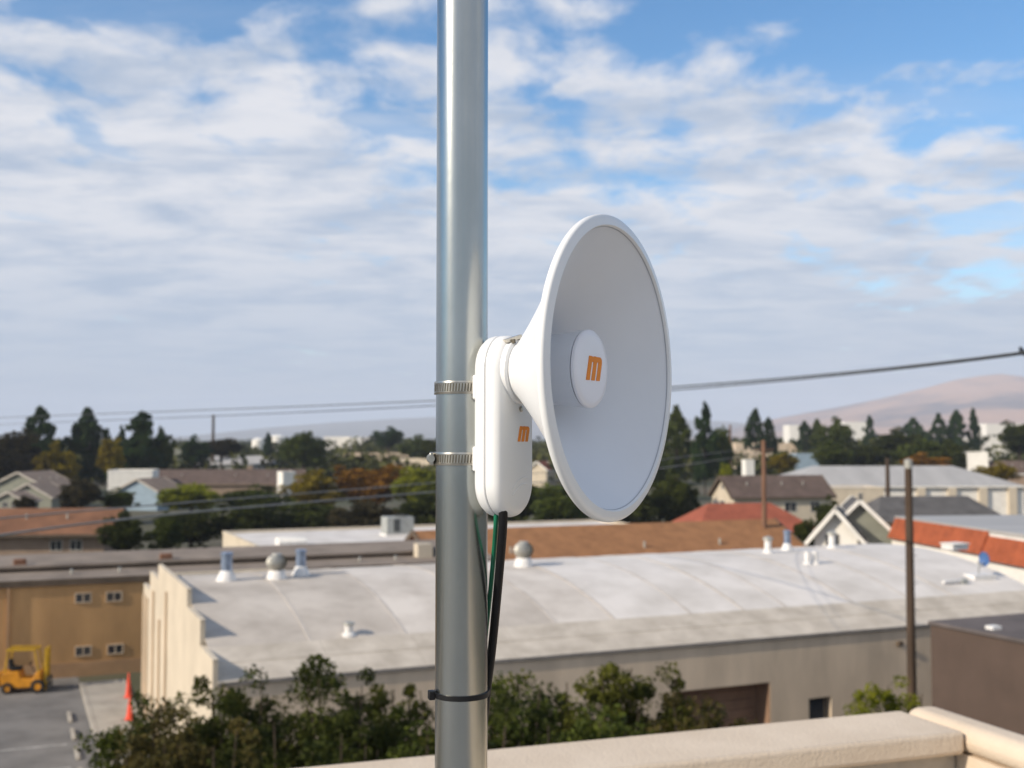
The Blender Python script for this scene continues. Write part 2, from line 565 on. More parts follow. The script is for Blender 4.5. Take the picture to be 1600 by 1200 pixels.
# ------------------------------------------------------------------ foliage
def leaf_cloud(centres, radii, per, size, rnd, flat=0.0, squash=0.8):
    """leaf-sized quads spread through clumps; returns verts, faces"""
    n = len(centres) * per
    c = np.repeat(np.asarray(centres), per, axis=0)
    r = np.repeat(np.asarray(radii), per)
    d = rnd.normal(size=(n, 3))
    d /= np.linalg.norm(d, axis=1)[:, None]
    d[:, 2] *= squash
    p = c + d * (r * rnd.uniform(0.25, 1.0, n) ** 0.6)[:, None]
    a = rnd.normal(size=(n, 3))
    a /= np.linalg.norm(a, axis=1)[:, None]
    up = rnd.normal(size=(n, 3)) + np.array([0, 0, flat])
    bb = np.cross(a, up)
    bb /= np.linalg.norm(bb, axis=1)[:, None] + 1e-9
    s = size * rnd.uniform(0.6, 1.35, n)[:, None]
    a, bb = a * s, bb * s * 0.48
    v = np.stack([p - a, p + bb, p + a, p - bb], 1).reshape(-1, 3)
    f = np.arange(n * 4).reshape(-1, 4)
    return v, f


def np_mesh(name, v, f, m):
    me = bpy.data.meshes.new(name)
    me.vertices.add(len(v))
    me.vertices.foreach_set('co', np.ascontiguousarray(v, dtype=np.float32).ravel())
    me.loops.add(f.size)
    me.loops.foreach_set('vertex_index', np.ascontiguousarray(f, dtype=np.int32).ravel())
    me.polygons.add(len(f))
    me.polygons.foreach_set('loop_start', np.arange(0, f.size, f.shape[1], dtype=np.int32))
    me.update(calc_edges=True)
    me.materials.append(m)
    return me


def crown_pts(kind, rnd, n):
    """clump centres in a unit crown: height 0..1, half width up to 0.5"""
    C, Rr = [], []
    ph = rnd.rand(8) * 6.28
    for i in range(n):
        q = rnd.rand() * 6.28
        if kind == 'cone':
            h = rnd.rand() ** 1.25
            lob = 0.80 + 0.24 * math.sin(3 * q + ph[0] + 7 * h) + 0.20 * math.sin(17 * h + ph[1] + q)
            rr = 0.5 * (1 - h) ** 0.62 * lob + 0.015
            r = rr * (0.35 + 0.65 * math.sqrt(rnd.rand()))
            C.append((r * math.cos(q), r * math.sin(q), h * 0.95 + 0.02))
            Rr.append(0.04 + 0.075 * (1 - h))
        elif kind == 'column':
            h = rnd.rand()
            lob = 0.78 + 0.2 * math.sin(2 * q + ph[0] + 5 * h) + 0.18 * math.sin(11 * h + ph[1] + 2 * q)
            rr = 0.5 * (1 - abs(2 * h - 0.75) ** 2.4 * 0.72) * lob
            rr = max(rr, 0.03)
            r = rr * (0.3 + 0.7 * math.sqrt(rnd.rand()))
            C.append((r * math.cos(q), r * math.sin(q), h * 0.92 + 0.04))
            Rr.append(rnd.uniform(0.05, 0.10))
        else:
            z = rnd.uniform(-1, 1)
            s = math.sqrt(1 - z * z)
            lob = 0.74 + 0.17 * math.sin(2 * q + ph[0] + 2.5 * z) + 0.15 * math.sin(5 * q + ph[1] - 4 * z) + 0.10 * math.sin(9 * q + ph[2] + 7 * z)
            rr = lob * rnd.uniform(0.55, 1.0)
            C.append((0.5 * rr * s * math.cos(q), 0.5 * rr * s * math.sin(q), 0.5 + 0.5 * rr * z))
            Rr.append(rnd.uniform(0.06, 0.13))
    return C, Rr


CROWNS = {}


def crown(kind, matname, var=0):
    key = (kind, matname, var)
    if key not in CROWNS:
        rnd = np.random.RandomState(sum(map(ord, kind)) * 7 + var * 13)
        C, Rr = crown_pts(kind, rnd, 130)
        v, f = leaf_cloud(C, Rr, 50, 0.038, rnd, 0.3)
        CROWNS[key] = np_mesh('crown', v, f, M[matname])
    return CROWNS[key]


TRUNK = MB().tube([(0, 0, 0), (0.02, 0.01, 0.5), (0, 0.02, 1)], [0.5, 0.38, 0.18], 8)
for q in (0.3, 2.2, 4.4):
    TRUNK.tube([(0, 0, 0.55), (1.6 * math.cos(q), 1.6 * math.sin(q), 0.95)], [0.22, 0.08], 6)
TRUNK = TRUNK.mesh('trunk', True)
TRUNK.materials.append(M['bark'])
tree_rnd = random.Random(5)


def tree(name, px, d, ytop, ybot, wpx, kind, leaf, label, group=None, var=None, cat='tree'):
    """a tree whose crown spans ytop..ybot and wpx pixels at distance d; the trunk reaches the ground"""
    zt, zb = Z(ytop, d), max(Z(ybot, d), 0.2)
    w = wpx / FPX * d
    r_ = empty(name, (X(px, d), d, 0), tree_rnd.random() * 6.28, label, cat, group)
    var = tree_rnd.randrange(4) if var is None else var
    part('crown', crown(kind, leaf, var), r_, (0, 0, zb), 0, (w * 1.12, w * 1.12, zt - zb))
    tw = max(0.16, 0.05 * w)
    part('trunk', TRUNK, r_, (0, 0, 0), 0, (tw, tw, zb + 0.55 * (zt - zb)))
    return r_


# ------------------------------------------------------------------ generic buildings
def add_window(parent, x, z, w, h, y, out=-1, axis='y', mullion=True, mf='frame', slide=None):
    """window on a wall plane; axis 'y': wall faces -y (out=-1) at y; axis 'x': wall faces -x at x=y"""
    t = 0.05
    m = MB()

    def bx(a0, a1, z0, z1, d0, d1):
        if axis == 'y':
            m.box(a0, a1, y + out * d1, y + out * d0, z0, z1)
        else:
            m.box(y + out * d1, y + out * d0, a0, a1, z0, z1)
    bx(x - w / 2 - t, x + w / 2 + t, z - h / 2 - t, z - h / 2, 0.001, 0.06)
    bx(x - w / 2 - t, x + w / 2 + t, z + h / 2, z + h / 2 + t, 0.001, 0.06)
    bx(x - w / 2 - t, x - w / 2, z - h / 2, z + h / 2, 0.001, 0.06)
    bx(x + w / 2, x + w / 2 + t, z - h / 2, z + h / 2, 0.001, 0.06)
    if mullion:
        bx(x - t / 2, x + t / 2, z - h / 2, z + h / 2, 0.001, 0.05)
    f = m.build('window', M[mf], parent)
    m2 = MB()
    m, keep = m2, m
    # panes either side of the mullion
    if axis == 'y':
        m2.box(x - w / 2, x + w / 2, min(y + out * 0.002, y + out * 0.02), max(y + out * 0.002, y + out * 0.02), z - h / 2, z + h / 2)
    else:
        m2.box(min(y + out * 0.002, y + out * 0.02), max(y + out * 0.002, y + out * 0.02), x - w / 2, x + w / 2, z - h / 2, z + h / 2)
    m2.build('pane', M['glass'], f)
    return f


def gable_house(name, loc, rz, L, W, hw, rise, wall, roof, label, cat='house', over=0.45, trim='white', thick=0.18,
                wins=(), gwins=(), chimney=None, hip=0.0, group=None):
    """ridge along local x, centred; wins on the -y wall, gwins on the -x gable"""
    r_ = empty(name, (loc[0], loc[1], 0), rz, label, cat, group)
    m = MB()
    if hip:
        m.box(-L / 2, L / 2, -W / 2, W / 2, 0, hw)
    else:
        m.prism([(-W / 2, 0), (W / 2, 0), (W / 2, hw), (0, hw + rise), (-W / 2, hw)], 'x', -L / 2, L / 2)
    m.build('wall', M[wall], r_)
    k = rise / (W / 2)
    if hip:
        m = MB()
        e, a, bb = over, L / 2 + over, W / 2 + over
        ze = hw - over * k + 0.03
        zr = hw + rise + 0.03
        vs = [(-a, -bb, ze), (a, -bb, ze), (a, bb, ze), (-a, bb, ze), (-L / 2 + hip, 0, zr), (L / 2 - hip, 0, zr)]
        vs += [(-a, -bb, ze - thick), (a, -bb, ze - thick), (a, bb, ze - thick), (-a, bb, ze - thick)]
        m.add(vs, [(0, 1, 5, 4), (1, 2, 5), (2, 3, 4, 5), (3, 0, 4), (0, 6, 7, 1), (1, 7, 8, 2), (2, 8, 9, 3), (3, 9, 6, 0), (6, 9, 8, 7)])
        rf = m.build('roof', M[roof], r_)
    else:
        m = MB()
        ye, ze = W / 2 + over, hw - over * k
        m.prism([(-ye, ze + 0.02), (0, hw + rise + 0.02), (ye, ze + 0.02), (ye, ze + 0.02 + thick), (0, hw + rise + 0.02 + thick), (-ye, ze + 0.02 + thick)],
                'x', -L / 2 - over, L / 2 + over)
        rf = m.build('roof', M[roof], r_)
        if trim:
            for sx in (-1, 1):
                for sy in (-1, 1):
                    x0 = sx * (L / 2 + over)
                    MB().bar((x0 + sx * 0.04, sy * (ye + 0.02), ze + thick * 0.4), (x0 + sx * 0.04, sy * 0.02, hw + rise + thick * 0.4 + 0.02), 0.07, thick + 0.16).build('bargeboard', M[trim], rf)
    if trim:
        for sy in (-1, 1):
            yy = sy * (W / 2 + over)
            zz_ = hw - over * k
            MB().box(-L / 2 - over, L / 2 + over, min(yy, yy + sy * 0.05), max(yy, yy + sy * 0.05), zz_ - 0.06, zz_ + thick + 0.0).build('fascia', M[trim], rf)
    for (x, z, w, h) in wins:
        add_window(r_, x, z, w, h, -W / 2)
    for (y, z, w, h) in gwins:
        add_window(r_, y, z, w, h, -L / 2, axis='x')
    if not hip and L > 8:
        for q_ in (-0.31, 0.05, 0.27):
            zv = hw + rise * 0.45
            MB().tube([(L * q_, -W / 2 * 0.5, zv), (L * q_, -W / 2 * 0.5, zv + 0.75)], 0.09, 8).build('roof_vent', M['turb'], rf)
    if chimney:
        x, y, w, h = chimney
        z0 = hw + rise * (1 - abs(y) / (W / 2)) - 0.3
        c = MB().box(x - w / 2, x + w / 2, y - w / 2, y + w / 2, z0, z0 + h).build('chimney', M['taupe'], rf)
        MB().box(x - w / 2 - 0.08, x + w / 2 + 0.08, y - w / 2 - 0.08, y + w / 2 + 0.08, z0 + h, z0 + h + 0.12).build('chimney_cap', M['concrete'], r_)
    return r_


def flat_building(name, loc, rz, L, D, h, wall, roof, label, parapet=0.35, cat='building', wins=(), swins=(), pil=(), pilmat='white', group=None):
    """near-left corner at loc; x along the front, y going back"""
    r_ = empty(name, (loc[0], loc[1], 0), rz, label, cat, group)
    MB().box(0, L, 0, D, 0, h - parapet).build('wall', M[wall], r_)
    m = MB()
    t = 0.22
    m.box(-0.03, L + 0.03, -0.03, t, h - parapet, h)
    m.box(-0.03, L + 0.03, D - t, D + 0.03, h - parapet, h)
    m.box(-0.03, t, t, D - t, h - parapet, h)
    m.box(L - t, L + 0.03, t, D - t, h - parapet, h)
    m.build('parapet', M[wall], r_)
    MB().box(t, L - t, t, D - t, h - parapet, h - parapet + 0.05).build('roof', M[roof], r_)
    for (x, z, w, hh) in wins:
        add_window(r_, x, z, w, hh, 0)
    for (y, z, w, hh) in swins:
        add_window(r_, y, z, w, hh, 0, axis='x')
    for x in pil:
        MB().box(x - 0.45, x + 0.45, -0.3, -0.001, 0, h - 0.6).build('pilaster', M[pilmat], r_)
    return r_



def s_on(px, py, base, dirv):
    """distance along base + dirv*s (plan) of the vertical plane through a pixel"""
    r_ = ray(px, py)
    k = r_.x / r_.y
    return (k * base.y - base.x) / (dirv.x - k * dirv.y)


# ------------------------------------------------------------------ barrel roofed workshop
ws = empty('workshop', WS, ALPHA, 'long cream workshop with pale barrel roof and stepped end wall', 'building')


def arc(t):
    return WS_E + (WS_C - WS_E) * (1 - ((t - WS_W / 2) / (WS_W / 2)) ** 2)


sx1 = s_on(1204, 1090, WS, U)
sx0 = s_on(1052, 1090, WS, U)
rec_top = (WS + U * sx1)
rec_z = Z(1066, rec_top.y)
wx0 = s_on(1264, 1107, WS, U)
wx1 = s_on(1299, 1107, WS, U)
wd = (WS + U * wx0).y
wz1, wz0 = Z(1092, wd), Z(1135, wd)
m = MB()
TW = 0.9
m.box(0, sx0, 0, TW, 0, WS_E - 0.05)
m.box(sx0, sx1, 0, TW, rec_z, WS_E - 0.05)
m.box(sx1, wx0, 0, TW, 0, WS_E - 0.05)
m.box(wx0, wx1, 0, TW, 0, wz0)
m.box(wx0, wx1, 0, TW, wz1, WS_E - 0.05)
m.box(wx1, WS_L, 0, TW, 0, WS_E - 0.05)
m.build('wall', M['wallbeige'], ws)
m = MB().box(0.0, WS_L, WS_W - 0.3, WS_W, 0, WS_E - 0.05)
m.build('rear_wall', M['wallbeige'], ws)
# recess: back panel roll-up door
rd = MB()
nsl = 9
for i in range(nsl):
    z0 = i * rec_z / nsl
    rd.box(sx0, sx1, TW + 0.005, TW + 0.05, z0 + 0.012, z0 + rec_z / nsl - 0.012)
rd.box(sx0, sx1, TW + 0.05, TW + 0.09, 0, rec_z)
rd.build('roll_door', M['recess'], ws)
MB().box(sx1 - 0.05, sx1 - 0.002, 0.02, TW - 0.01, 0, rec_z).build('door_jamb', M['recess'], ws)
MB().box(wx0, wx1, 0.22, 0.26, wz0, wz1).build('window', M['glass'], ws)
lx0 = s_on(1404, 1005, WS, U)
lz0 = Z(1005, (WS + U * lx0).y)
MB().box(lx0 - 0.12, lx0 + 0.12, -0.16, -0.002, lz0 - 0.09, lz0 + 0.09).build('wall_lamp', M['fascia'], ws, bevel=0.02)
# far end wall under the arch
poly = [(0, 0), (WS_W, 0)] + [(t, arc(t) - 0.06) for t in np.linspace(WS_W, 0, 25)]
MB().prism(poly, 'x', WS_L - 0.28, WS_L - 0.002).build('end_wall', M['cream'], ws)
# stepped end wall
st = [(0, 5.68), (2.6, 5.68), (2.6, 6.5), (5.7, 6.5), (5.7, 7.12), (14.3, 7.12), (14.3, 6.5), (17.4, 6.5), (17.4, 5.68), (20, 5.68)]
poly = [(-0.02, 0), (WS_W + 0.02, 0)] + [((t - 0.02) if t == 0 else (t + 0.02 if t == 20 else t), z) for t, z in reversed(st)]
MB().prism(poly, 'x', -0.16, -0.005).build('stepped_end_wall', M['cream'], ws)
for a_, b_, z in ((-0.06, 2.56, 5.68), (2.55, 5.66, 6.5), (5.65, 14.35, 7.12), (14.34, 17.45, 6.5), (17.44, 20.06, 5.68)):
    MB().box(-0.17, 0.005, a_, b_, z, z + 0.035).build('wall_cap', M['cream'], ws)
for y_, h_ in ((11.2, 6.4), (13.4, 5.0), (15.6, 5.9), (18.0, 5.3), (19.2, 5.3)):
    MB().tube([(-0.23, y_, 0.1), (-0.23, y_, h_)], 0.055, 8).build('downspout', M['wallbeige'], ws)
# roof sheets
edges = [0.0]
srnd = random.Random(11)
while edges[-1] < WS_L - 2.6:
    edges.append(edges[-1] + srnd.choice((2.0, 2.4, 2.9, 3.3)))
edges[-1] = WS_L + 0.15
tones = ['roofA', 'roofA', 'roofC', 'roofA', 'roofC', 'roofB', 'roofB', 'roofB', 'roofB', 'roofB', 'roofB', 'roofB', 'roofB', 'roofC', 'roofC']
ts = np.linspace(1.9, WS_W + 0.3, 30)
for i in range(len(edges) - 1):
    up = 0.012 * (i % 2)
    m = MB()
    prof = [(t, arc(t) + 0.03 + up) for t in ts] + [(t, arc(t) - 0.03 + up) for t in ts[::-1]]
    m.prism(prof, 'x', edges[i], edges[i + 1] + (0.06 if i % 2 else -0.003))
    m.build('roof_sheet', M[tones[min(i, len(tones) - 1)]], ws, smooth=True, angle=20)
for i in range(1, len(edges) - 1):
    prof = [(t, arc(t) + 0.052) for t in ts] + [(t, arc(t) + 0.034) for t in ts[::-1]]
    MB().prism(prof, 'x', edges[i] - 0.05, edges[i] + 0.05).build('roof_seam', M['roofseam'], ws, smooth=True, angle=20)
for (t0, t1, lift) in ((-0.06, 0.97, 0.0), (0.95, 1.93, 0.02)):
    e2 = 0.0
    while e2 < WS_L:
        e3 = min(WS_L + 0.15, e2 + srnd.uniform(2.2, 3.8))
        if WS_L - e3 < 1:
            e3 = WS_L + 0.15
        tt = np.linspace(t0, t1, 4)
        prof = [(t, arc(t) + 0.035 + lift) for t in tt] + [(t, arc(t) - 0.03 + lift) for t in tt[::-1]]
        MB().prism(prof, 'x', e2, e3 - 0.012).build('roof_edge_sheet', M['band'], ws)
        e2 = e3
MB().box(0.0, WS_L + 0.12, -0.085, -0.062, arc(0) - 0.10, arc(0) + 0.01).build('gutter', M['drip'], ws)


def on_roof(px, py, t):
    """foot point on the workshop roof at crosswise position t"""
    b0 = WS + V * t
    s_ = s_on(px, py, b0, U)
    p = b0 + U * s_
    return Vector((p.x, p.y, arc(t) + 0.03)), p.y


def flue(px, py, t, h, w, label):
    p, d = on_roof(px, py, t)
    r_ = empty('roof_flue', p, ALPHA, label, 'flue', 'metal flues on the workshop roof')
    MB().lathe([(-0.1, w * 1.15), (0.02, w * 1.1), (h * 0.34, w * 0.66), (h * 0.36, w * 0.60)], 20).build('flashing', M['ductw'], r_, smooth=True)
    MB().lathe([(h * 0.3, w * 0.6), (h * 0.92, w * 0.6), (h * 0.92, w * 0.52)], 24).build('pipe', M['duct'], r_, smooth=True)
    MB().lathe([(h * 0.90, w * 0.68), (h, w * 0.68), (h * 1.02, w * 0.55)], 24).build('collar', M['duct'], r_, smooth=True)
    return r_


flue(354, 903, 9.2, 1.05, 0.36, 'shiny metal flue on the workshop roof nearest the stepped wall')
flue(470, 901, 9.6, 1.0, 0.33, 'shiny metal flue standing just right of the left turbine vent')


def turbine(px, py, t, h, label):
    p, d = on_roof(px, py, t)
    r_ = empty('turbine_vent', p, 0.2, label, 'roof vent', 'turbine vents on the workshop roof')
    rr = h * 0.40
    MB().lathe([(-0.1, rr * 1.05), (0.0, rr), (h * 0.30, rr * 0.78), (h * 0.34, rr * 0.72)], 20).build('base', M['ductw'], r_, smooth=True)
    m = MB()
    nv = 18
    for k in range(nv):
        q = 2 * PI * k / nv
        for j in range(6):
            a0, a1 = -1.15 + 2.3 * j / 6, -1.15 + 2.3 * (j + 1) / 6
            vs = []
            for a in (a0, a1):
                for dq, rad in ((0.0, rr * 1.04), (0.42, rr * 0.88)):
                    vs.append((rad * math.cos(a) * math.cos(q + dq), rad * math.cos(a) * math.sin(q + dq), h * 0.64 + rr * 0.86 * math.sin(a)))
            m.add(vs, [(0, 1, 3, 2)])
    m.build('vanes', M['turb'], r_)
    MB().lathe([(h * 0.64 + rr * 0.76, rr * 0.5), (h * 0.64 + rr * 0.88, rr * 0.42), (h * 0.64 + rr * 0.93, 0.0)], 18).build('cap', M['turb'], r_, smooth=True)
    return r_


turbine(432, 907, 9.0, 0.98, 'grey turbine vent between the two metal flues')
turbine(818, 890, 9.2, 1.05, 'round turbine vent on the roof just right of the mast')


def small_vent(px, py, t, h, r0, label, matn='ductw', hood=True, name='vent_pipe'):
    p, d = on_roof(px, py, t)
    r_ = empty(name, p, 0.3, label, 'vent pipe', 'small pipes on the workshop roof')
    MB().lathe([(-0.1, r0 * 1.9), (0.02, r0 * 1.7), (h * 0.2, r0 * 1.05)], 14).build('flashing', M['ductw'], r_, smooth=True)
    MB().lathe([(h * 0.15, r0), (h * 0.9, r0), (h * 0.9, r0 * 0.8)], 14).build('pipe', M[matn], r_, smooth=True)
    if hood:
        MB().lathe([(h * 0.82, r0 * 1.5), (h * 0.96, r0 * 1.45), (h * 1.1, 0.0)], 14).build('hood', M['turb'], r_, smooth=True)
    return r_


small_vent(545, 1008, 2.2, 0.42, 0.14, 'small hooded vent near the roof edge left of the mast')
small_vent(1262, 902, 6.6, 0.62, 0.13, 'left of the two short white pipes standing together', hood=False)
small_vent(1274, 902, 6.6, 0.62, 0.13, 'right of the two short white pipes standing together', hood=False)
small_vent(1200, 862, 9.6, 0.75, 0.16, 'short pipe with a pale foot at the foot of the brown pole')
flue(1230, 856, 10.2, 0.95, 0.27, 'small shiny flue just right of the thin brown pole')
small_vent(1300, 852, 10.4, 0.8, 0.17, 'pale pipe in front of the white trimmed gables')
# small white hatch and satellite dish at the right end of the roof
p, d = on_roof(1492, 862, 8.6)
r_ = empty('roof_hatch', p, ALPHA, 'flat white hatch near the right crown of the barrel roof', 'hatch')
MB().box(-0.5, 0.5, -0.4, 0.4, -0.1, 0.16).build('curb', M['ductw'], r_)
MB().box(-0.56, 0.56, -0.46, 0.46, 0.16, 0.22).build('lid', M['white'], r_, bevel=0.02)
p, d = on_roof(1530, 930, 3.6)
r_ = empty('satellite_dish', p, R(200), 'small blue satellite dish on a white stand at right roof end', 'satellite dish')
MB().box(-0.6, 0.6, -0.42, 0.42, -0.08, 0.12).build('ballast_tray', M['ductw'], r_)
MB().tube([(0, 0, 0.1), (0, 0, 0.42), (-0.30, 0, 0.62)], 0.03, 8).build('stand', M['steel'], r_, smooth=True)
dm = MB().lathe([(0.0, 0.0), (0.012, 0.12), (0.05, 0.24), (0.10, 0.33), (0.108, 0.335), (0.055, 0.245), (0.004, 0.12), (-0.012, 0.0)], 24, 'x', (-0.42, 0, 0.78))
M['bluedish'] = mat('blue_dish_paint', (0.06, 0.13, 0.30), 0.45, 0.06, 4)
dm.build('dish', M['bluedish'], r_, smooth=True)
MB().bar((-0.3, 0, 0.52), (-0.02, 0, 0.60), 0.03, 0.03).bar((-0.04, 0, 0.60), (0.02, 0, 0.66), 0.07, 0.07).build('feed_arm', M['steel'], r_)
p, d = on_roof(1488, 926, 3.0)
r_ = empty('pipe_run', p, ALPHA, 'short white pipe lying low on the roof left of satellite dish', 'pipe')
MB().tube([(-0.5, 0, 0.12), (0.45, 0, 0.14), (0.62, 0, 0.05)], 0.07, 10).build('pipe', M['ductw'], r_, smooth=True)
MB().box(0.5, 0.8, -0.12, 0.12, -0.05, 0.2).build('joint_box', M['acunit'], r_)

# little annex past the far side of the stepped wall
flat_building('annex', WS + V * 21.3 + U * 1.0, ALPHA, 6, 2.6, 5.7, 'cream', 'roofC', 'narrow cream annex behind the left end of the workshop', 0.3)

# ------------------------------------------------------------------ tan two storey building on the left
TB = Vector((X(55, 59.8), 59.8, 0))
tb = empty('tan_building', TB - U * 22, ALPHA, 'tan two storey building with flat eaves behind the parking lot', 'building')
TBL, TBE, TBD = s_on(735, 880, tb.location + V * 4, U), 4.85, 8.5
MB().box(0, TBL, 0, TBD, 0, TBE).build('wall', M['tan'], tb)
MB().box(-0.02, TBL, -0.06, -0.002, 0, 0.75).build('base_band', M['tan2'], tb)
MB().box(20.8, 20.95, -0.12, -0.004, 0.1, TBE - 0.1).build('downspout', M['tan2'], tb)
MB().prism([(-0.09, TBE + 0.10), (3.2, TBE + 0.24), (3.2, TBE + 0.40), (-0.09, TBE + 0.26)], 'x', -0.5, TBL + 0.5).build('lower_roof', M['tarroof'], tb)
MB().box(-0.5, TBL + 0.5, -0.125, -0.093, TBE - 0.08, TBE + 0.24).build('fascia', M['fascia'], tb)
MB().box(-0.5, TBL + 0.5, 3.05, 3.19, TBE + 0.42, TBE + 0.58).build('clerestory', M['fascia'], tb)
MB().prism([(2.75, TBE + 0.56), (7.9, TBE + 0.74), (7.9, TBE + 0.86), (2.75, TBE + 0.70)], 'x', -0.5, TBL + 0.5).build('upper_roof', M['tarroof'], tb)
MB().prism([(3.2, TBE), (7.8, TBE), (7.8, TBE + 0.70), (3.2, TBE + 0.55)], 'x', 0.1, TBL - 0.1).build('rear_wall', M['tan2'], tb)
for px_, py_ in ((130, 934), (178, 932), (130, 1017), (180, 1014)):
    b0 = tb.location.copy()
    s_ = s_on(px_, py_, b0, U)
    zz_ = Z(py_, (b0 + U * s_).y)
    wf = add_window(tb, s_, zz_, 0.72, 0.42, -0.002, mullion=True, mf='wallbeige')
for px_ in (31, 259):
    b0 = tb.location + V * 3.6
    s_ = s_on(px_, 880, b0, U)
    MB().box(s_ - 0.33, s_ + 0.33, 3.3, 3.8, TBE + 0.66, TBE + 1.02).build('roof_box', M['roofbox'], tb, bevel=0.05)
for px_, py_ in ((112, 886), (187, 888), (562, 868), (618, 868)):
    b0 = tb.location + V * 1.5
    s_ = s_on(px_, py_, b0, U)
    MB().lathe([(TBE + 0.2, 0.09), (TBE + 0.52, 0.07), (TBE + 0.53, 0.11), (TBE + 0.6, 0.0)], 10, 'z', (s_, 1.5, 0)).build('roof_pipe', M['turb'], tb, smooth=True)
b0 = tb.location + V * 2.2
s_ = s_on(668, 880, b0, U)
MB().box(s_ - 0.75, s_ + 0.2, 1.8, 2.6, TBE + 0.2, TBE + 1.15).build('roof_cabinet', M['cream'], tb)
MB().box(s_ + 0.2, s_ + 0.62, 1.9, 2.5, TBE + 0.2, TBE + 0.9).build('cabinet_grille', M['acdark'], tb)

# ------------------------------------------------------------------ brown building at the right edge
BB = Vector((X(1449, 36), 36.0, 0))
bbz = Z(970, 36)
bb = empty('brown_building', BB, ALPHA, 'windowless dark brown stucco building at the right edge', 'building')
MB().box(0, 14, -16, 0, 0, bbz - 0.12).build('wall', M['brownbld'], bb)
MB().box(-0.06, 14.06, -16.06, 0.06, bbz - 0.12, bbz).build('roof', M['browntop'], bb, bevel=0.03)
MB().box(0.4, 0.75, -2.1, -1.8, bbz, bbz + 0.1).build('roof_patch', M['ductw'], bb)
MB().box(-0.05, -0.002, -7.0, -5.4, bbz - 2.2, bbz - 1.75).build('louvre', M['fascia'], bb)
MB().box(-0.05, -0.002, -7.0, -5.4, bbz - 2.9, bbz - 2.6).build('louvre', M['fascia'], bb)

# ------------------------------------------------------------------ white flat roofed building with the air conditioner
FB = Vector((X(412, 78), 78.0, 0))
fb = flat_building('flat_roof_shop', FB, ALPHA, 34, 16, 5.0, 'cream', 'roofB', 'low building with broad white flat roof behind the tan roof', 0.25)
b0 = FB + V * 9
s_ = s_on(621, 815, b0, U)
p = b0 + U * s_
r_ = empty('air_conditioner', (p.x, p.y, 4.8), ALPHA, 'boxy grey rooftop air conditioner on the white flat roof', 'air conditioner')
MB().box(-1.1, 1.1, -0.8, 0.8, 0.15, 1.45).build('cabinet', M['acunit'], r_, bevel=0.03)
MB().box(-1.2, 1.2, -0.9, 0.9, 0.0, 0.149).build('curb', M['ductw'], r_)
MB().box(-0.55, -0.05, -0.83, -0.802, 0.35, 1.3).build('grille', M['acdark'], r_)
MB().lathe([(1.451, 0.5), (1.56, 0.5), (1.56, 0.44), (1.5, 0.4)], 20, 'z', (0.3, 0, 0)).build('fan_ring', M['acdark'], r_, smooth=True)
b0 = FB + V * 4
s_ = s_on(455, 838, b0, U)
p = b0 + U * s_
r_ = empty('skylight', (p.x, p.y, 4.8), ALPHA, 'white skylight hump on the left of the flat roof', 'skylight')
MB().box(-1.0, 1.0, -0.7, 0.7, 0.0, 0.25).build('curb', M['ductw'], r_)
MB().prism([(-0.75, 0.25), (0.75, 0.25), (0.35, 0.55), (-0.35, 0.55)], 'x', -1.05, 1.05).build('dome', M['white'], r_, bevel=0.05)

# ------------------------------------------------------------------ brown roofed building behind the workshop
BR = Vector((X(690, 73.5), 73.5, 0))
brz = Z(835, 75)
gable_house('brown_roof_hall', BR + U * 14.5 + V * 5.0, ALPHA, 28.5, 12.0, 3.1, brz - 3.1 - 0.2, 'tan2', 'brownroof',
            'long hall with plain brown shingle roof behind the barrel roof', 'building', trim='fascia')

# red roof house and fascia
rp = P(1165, 800, 112)
gable_house('red_roof_house', (rp.x, rp.y + 3), ALPHA - 0.15, 13.5, 9.5, 3.2, 2.75, 'cream', 'redroof', 'low house with faded red hip roof left of thin brown pole', hip=3.4)
rp = P(1148, 840, 97)
flat_building('garage', (rp.x - 2.0, rp.y), ALPHA - 0.55, 5.0, 4.0, 4.15, 'cream', 'roofC', 'low cream garage edge in front of the red roof', 0.2)

# tan gabled house with brown roof
rp = P(1205, 790, 152)
gable_house('tan_gable_house', (rp.x, rp.y), R(12), 13.5, 7.2, 5.0, 2.35, 'cream', 'darkroof', 'two storey cream gable house with dark brown roof',
            wins=[(-3.5, 3.6, 1.1, 1.2), (1.0, 3.6, 1.6, 1.1), (4.4, 3.6, 1.2, 1.2)], gwins=[(0, 3.7, 1.4, 1.2), (0, 6.1, 0.6, 0.6)], trim='fascia')

# big grey metal roof building
rp = P(1400, 760, 172)
gable_house('metal_roof_warehouse', (rp.x, rp.y + 6), R(4), 36.0, 17.0, 5.4, 2.75, 'white', 'greyroof', 'wide warehouse with pale grey metal roof and white walls', 'warehouse',
            trim='white', hip=7.0, wins=[(-12, 3.6, 1.4, 1.6)])
for i, px_ in enumerate((1440, 1490, 1540, 1588)):
    pp = P(px_, 780, 169.2)
    c_ = MB().box(-0.6, 0.6, -0.25, 0.25, 0, 5.2).build('pilaster', M['cream'], bpy.data.objects['metal_roof_warehouse'])
    w_ = bpy.data.objects['metal_roof_warehouse']
    c_.location = (Matrix.Rotation(-R(4), 3, 'Z') @ (Vector((pp.x, pp.y, 0)) - Vector((w_.location.x, w_.location.y, 0))))
    c_.location.y = -8.5 - 0.26
    c_.location.z = 0
flat_building('warehouse_wing', (P(1290, 770, 160).x, 160), R(4), 8.3, 7, 5.6, 'cream', 'roofC', 'peach wall wing at the left of the grey warehouse', 0.2, wins=[(4.9, 4.2, 0.5, 1.2)])

# dark grey roof
rp = P(1440, 800, 122)
gable_house('slate_roof_house', (rp.x + 1.0, rp.y + 2), R(5), 14.0, 9.5, 3.9, 2.3, 'sage', 'slate', 'house with dark grey shingle roof below the warehouse', trim='fascia', hip=2.2)

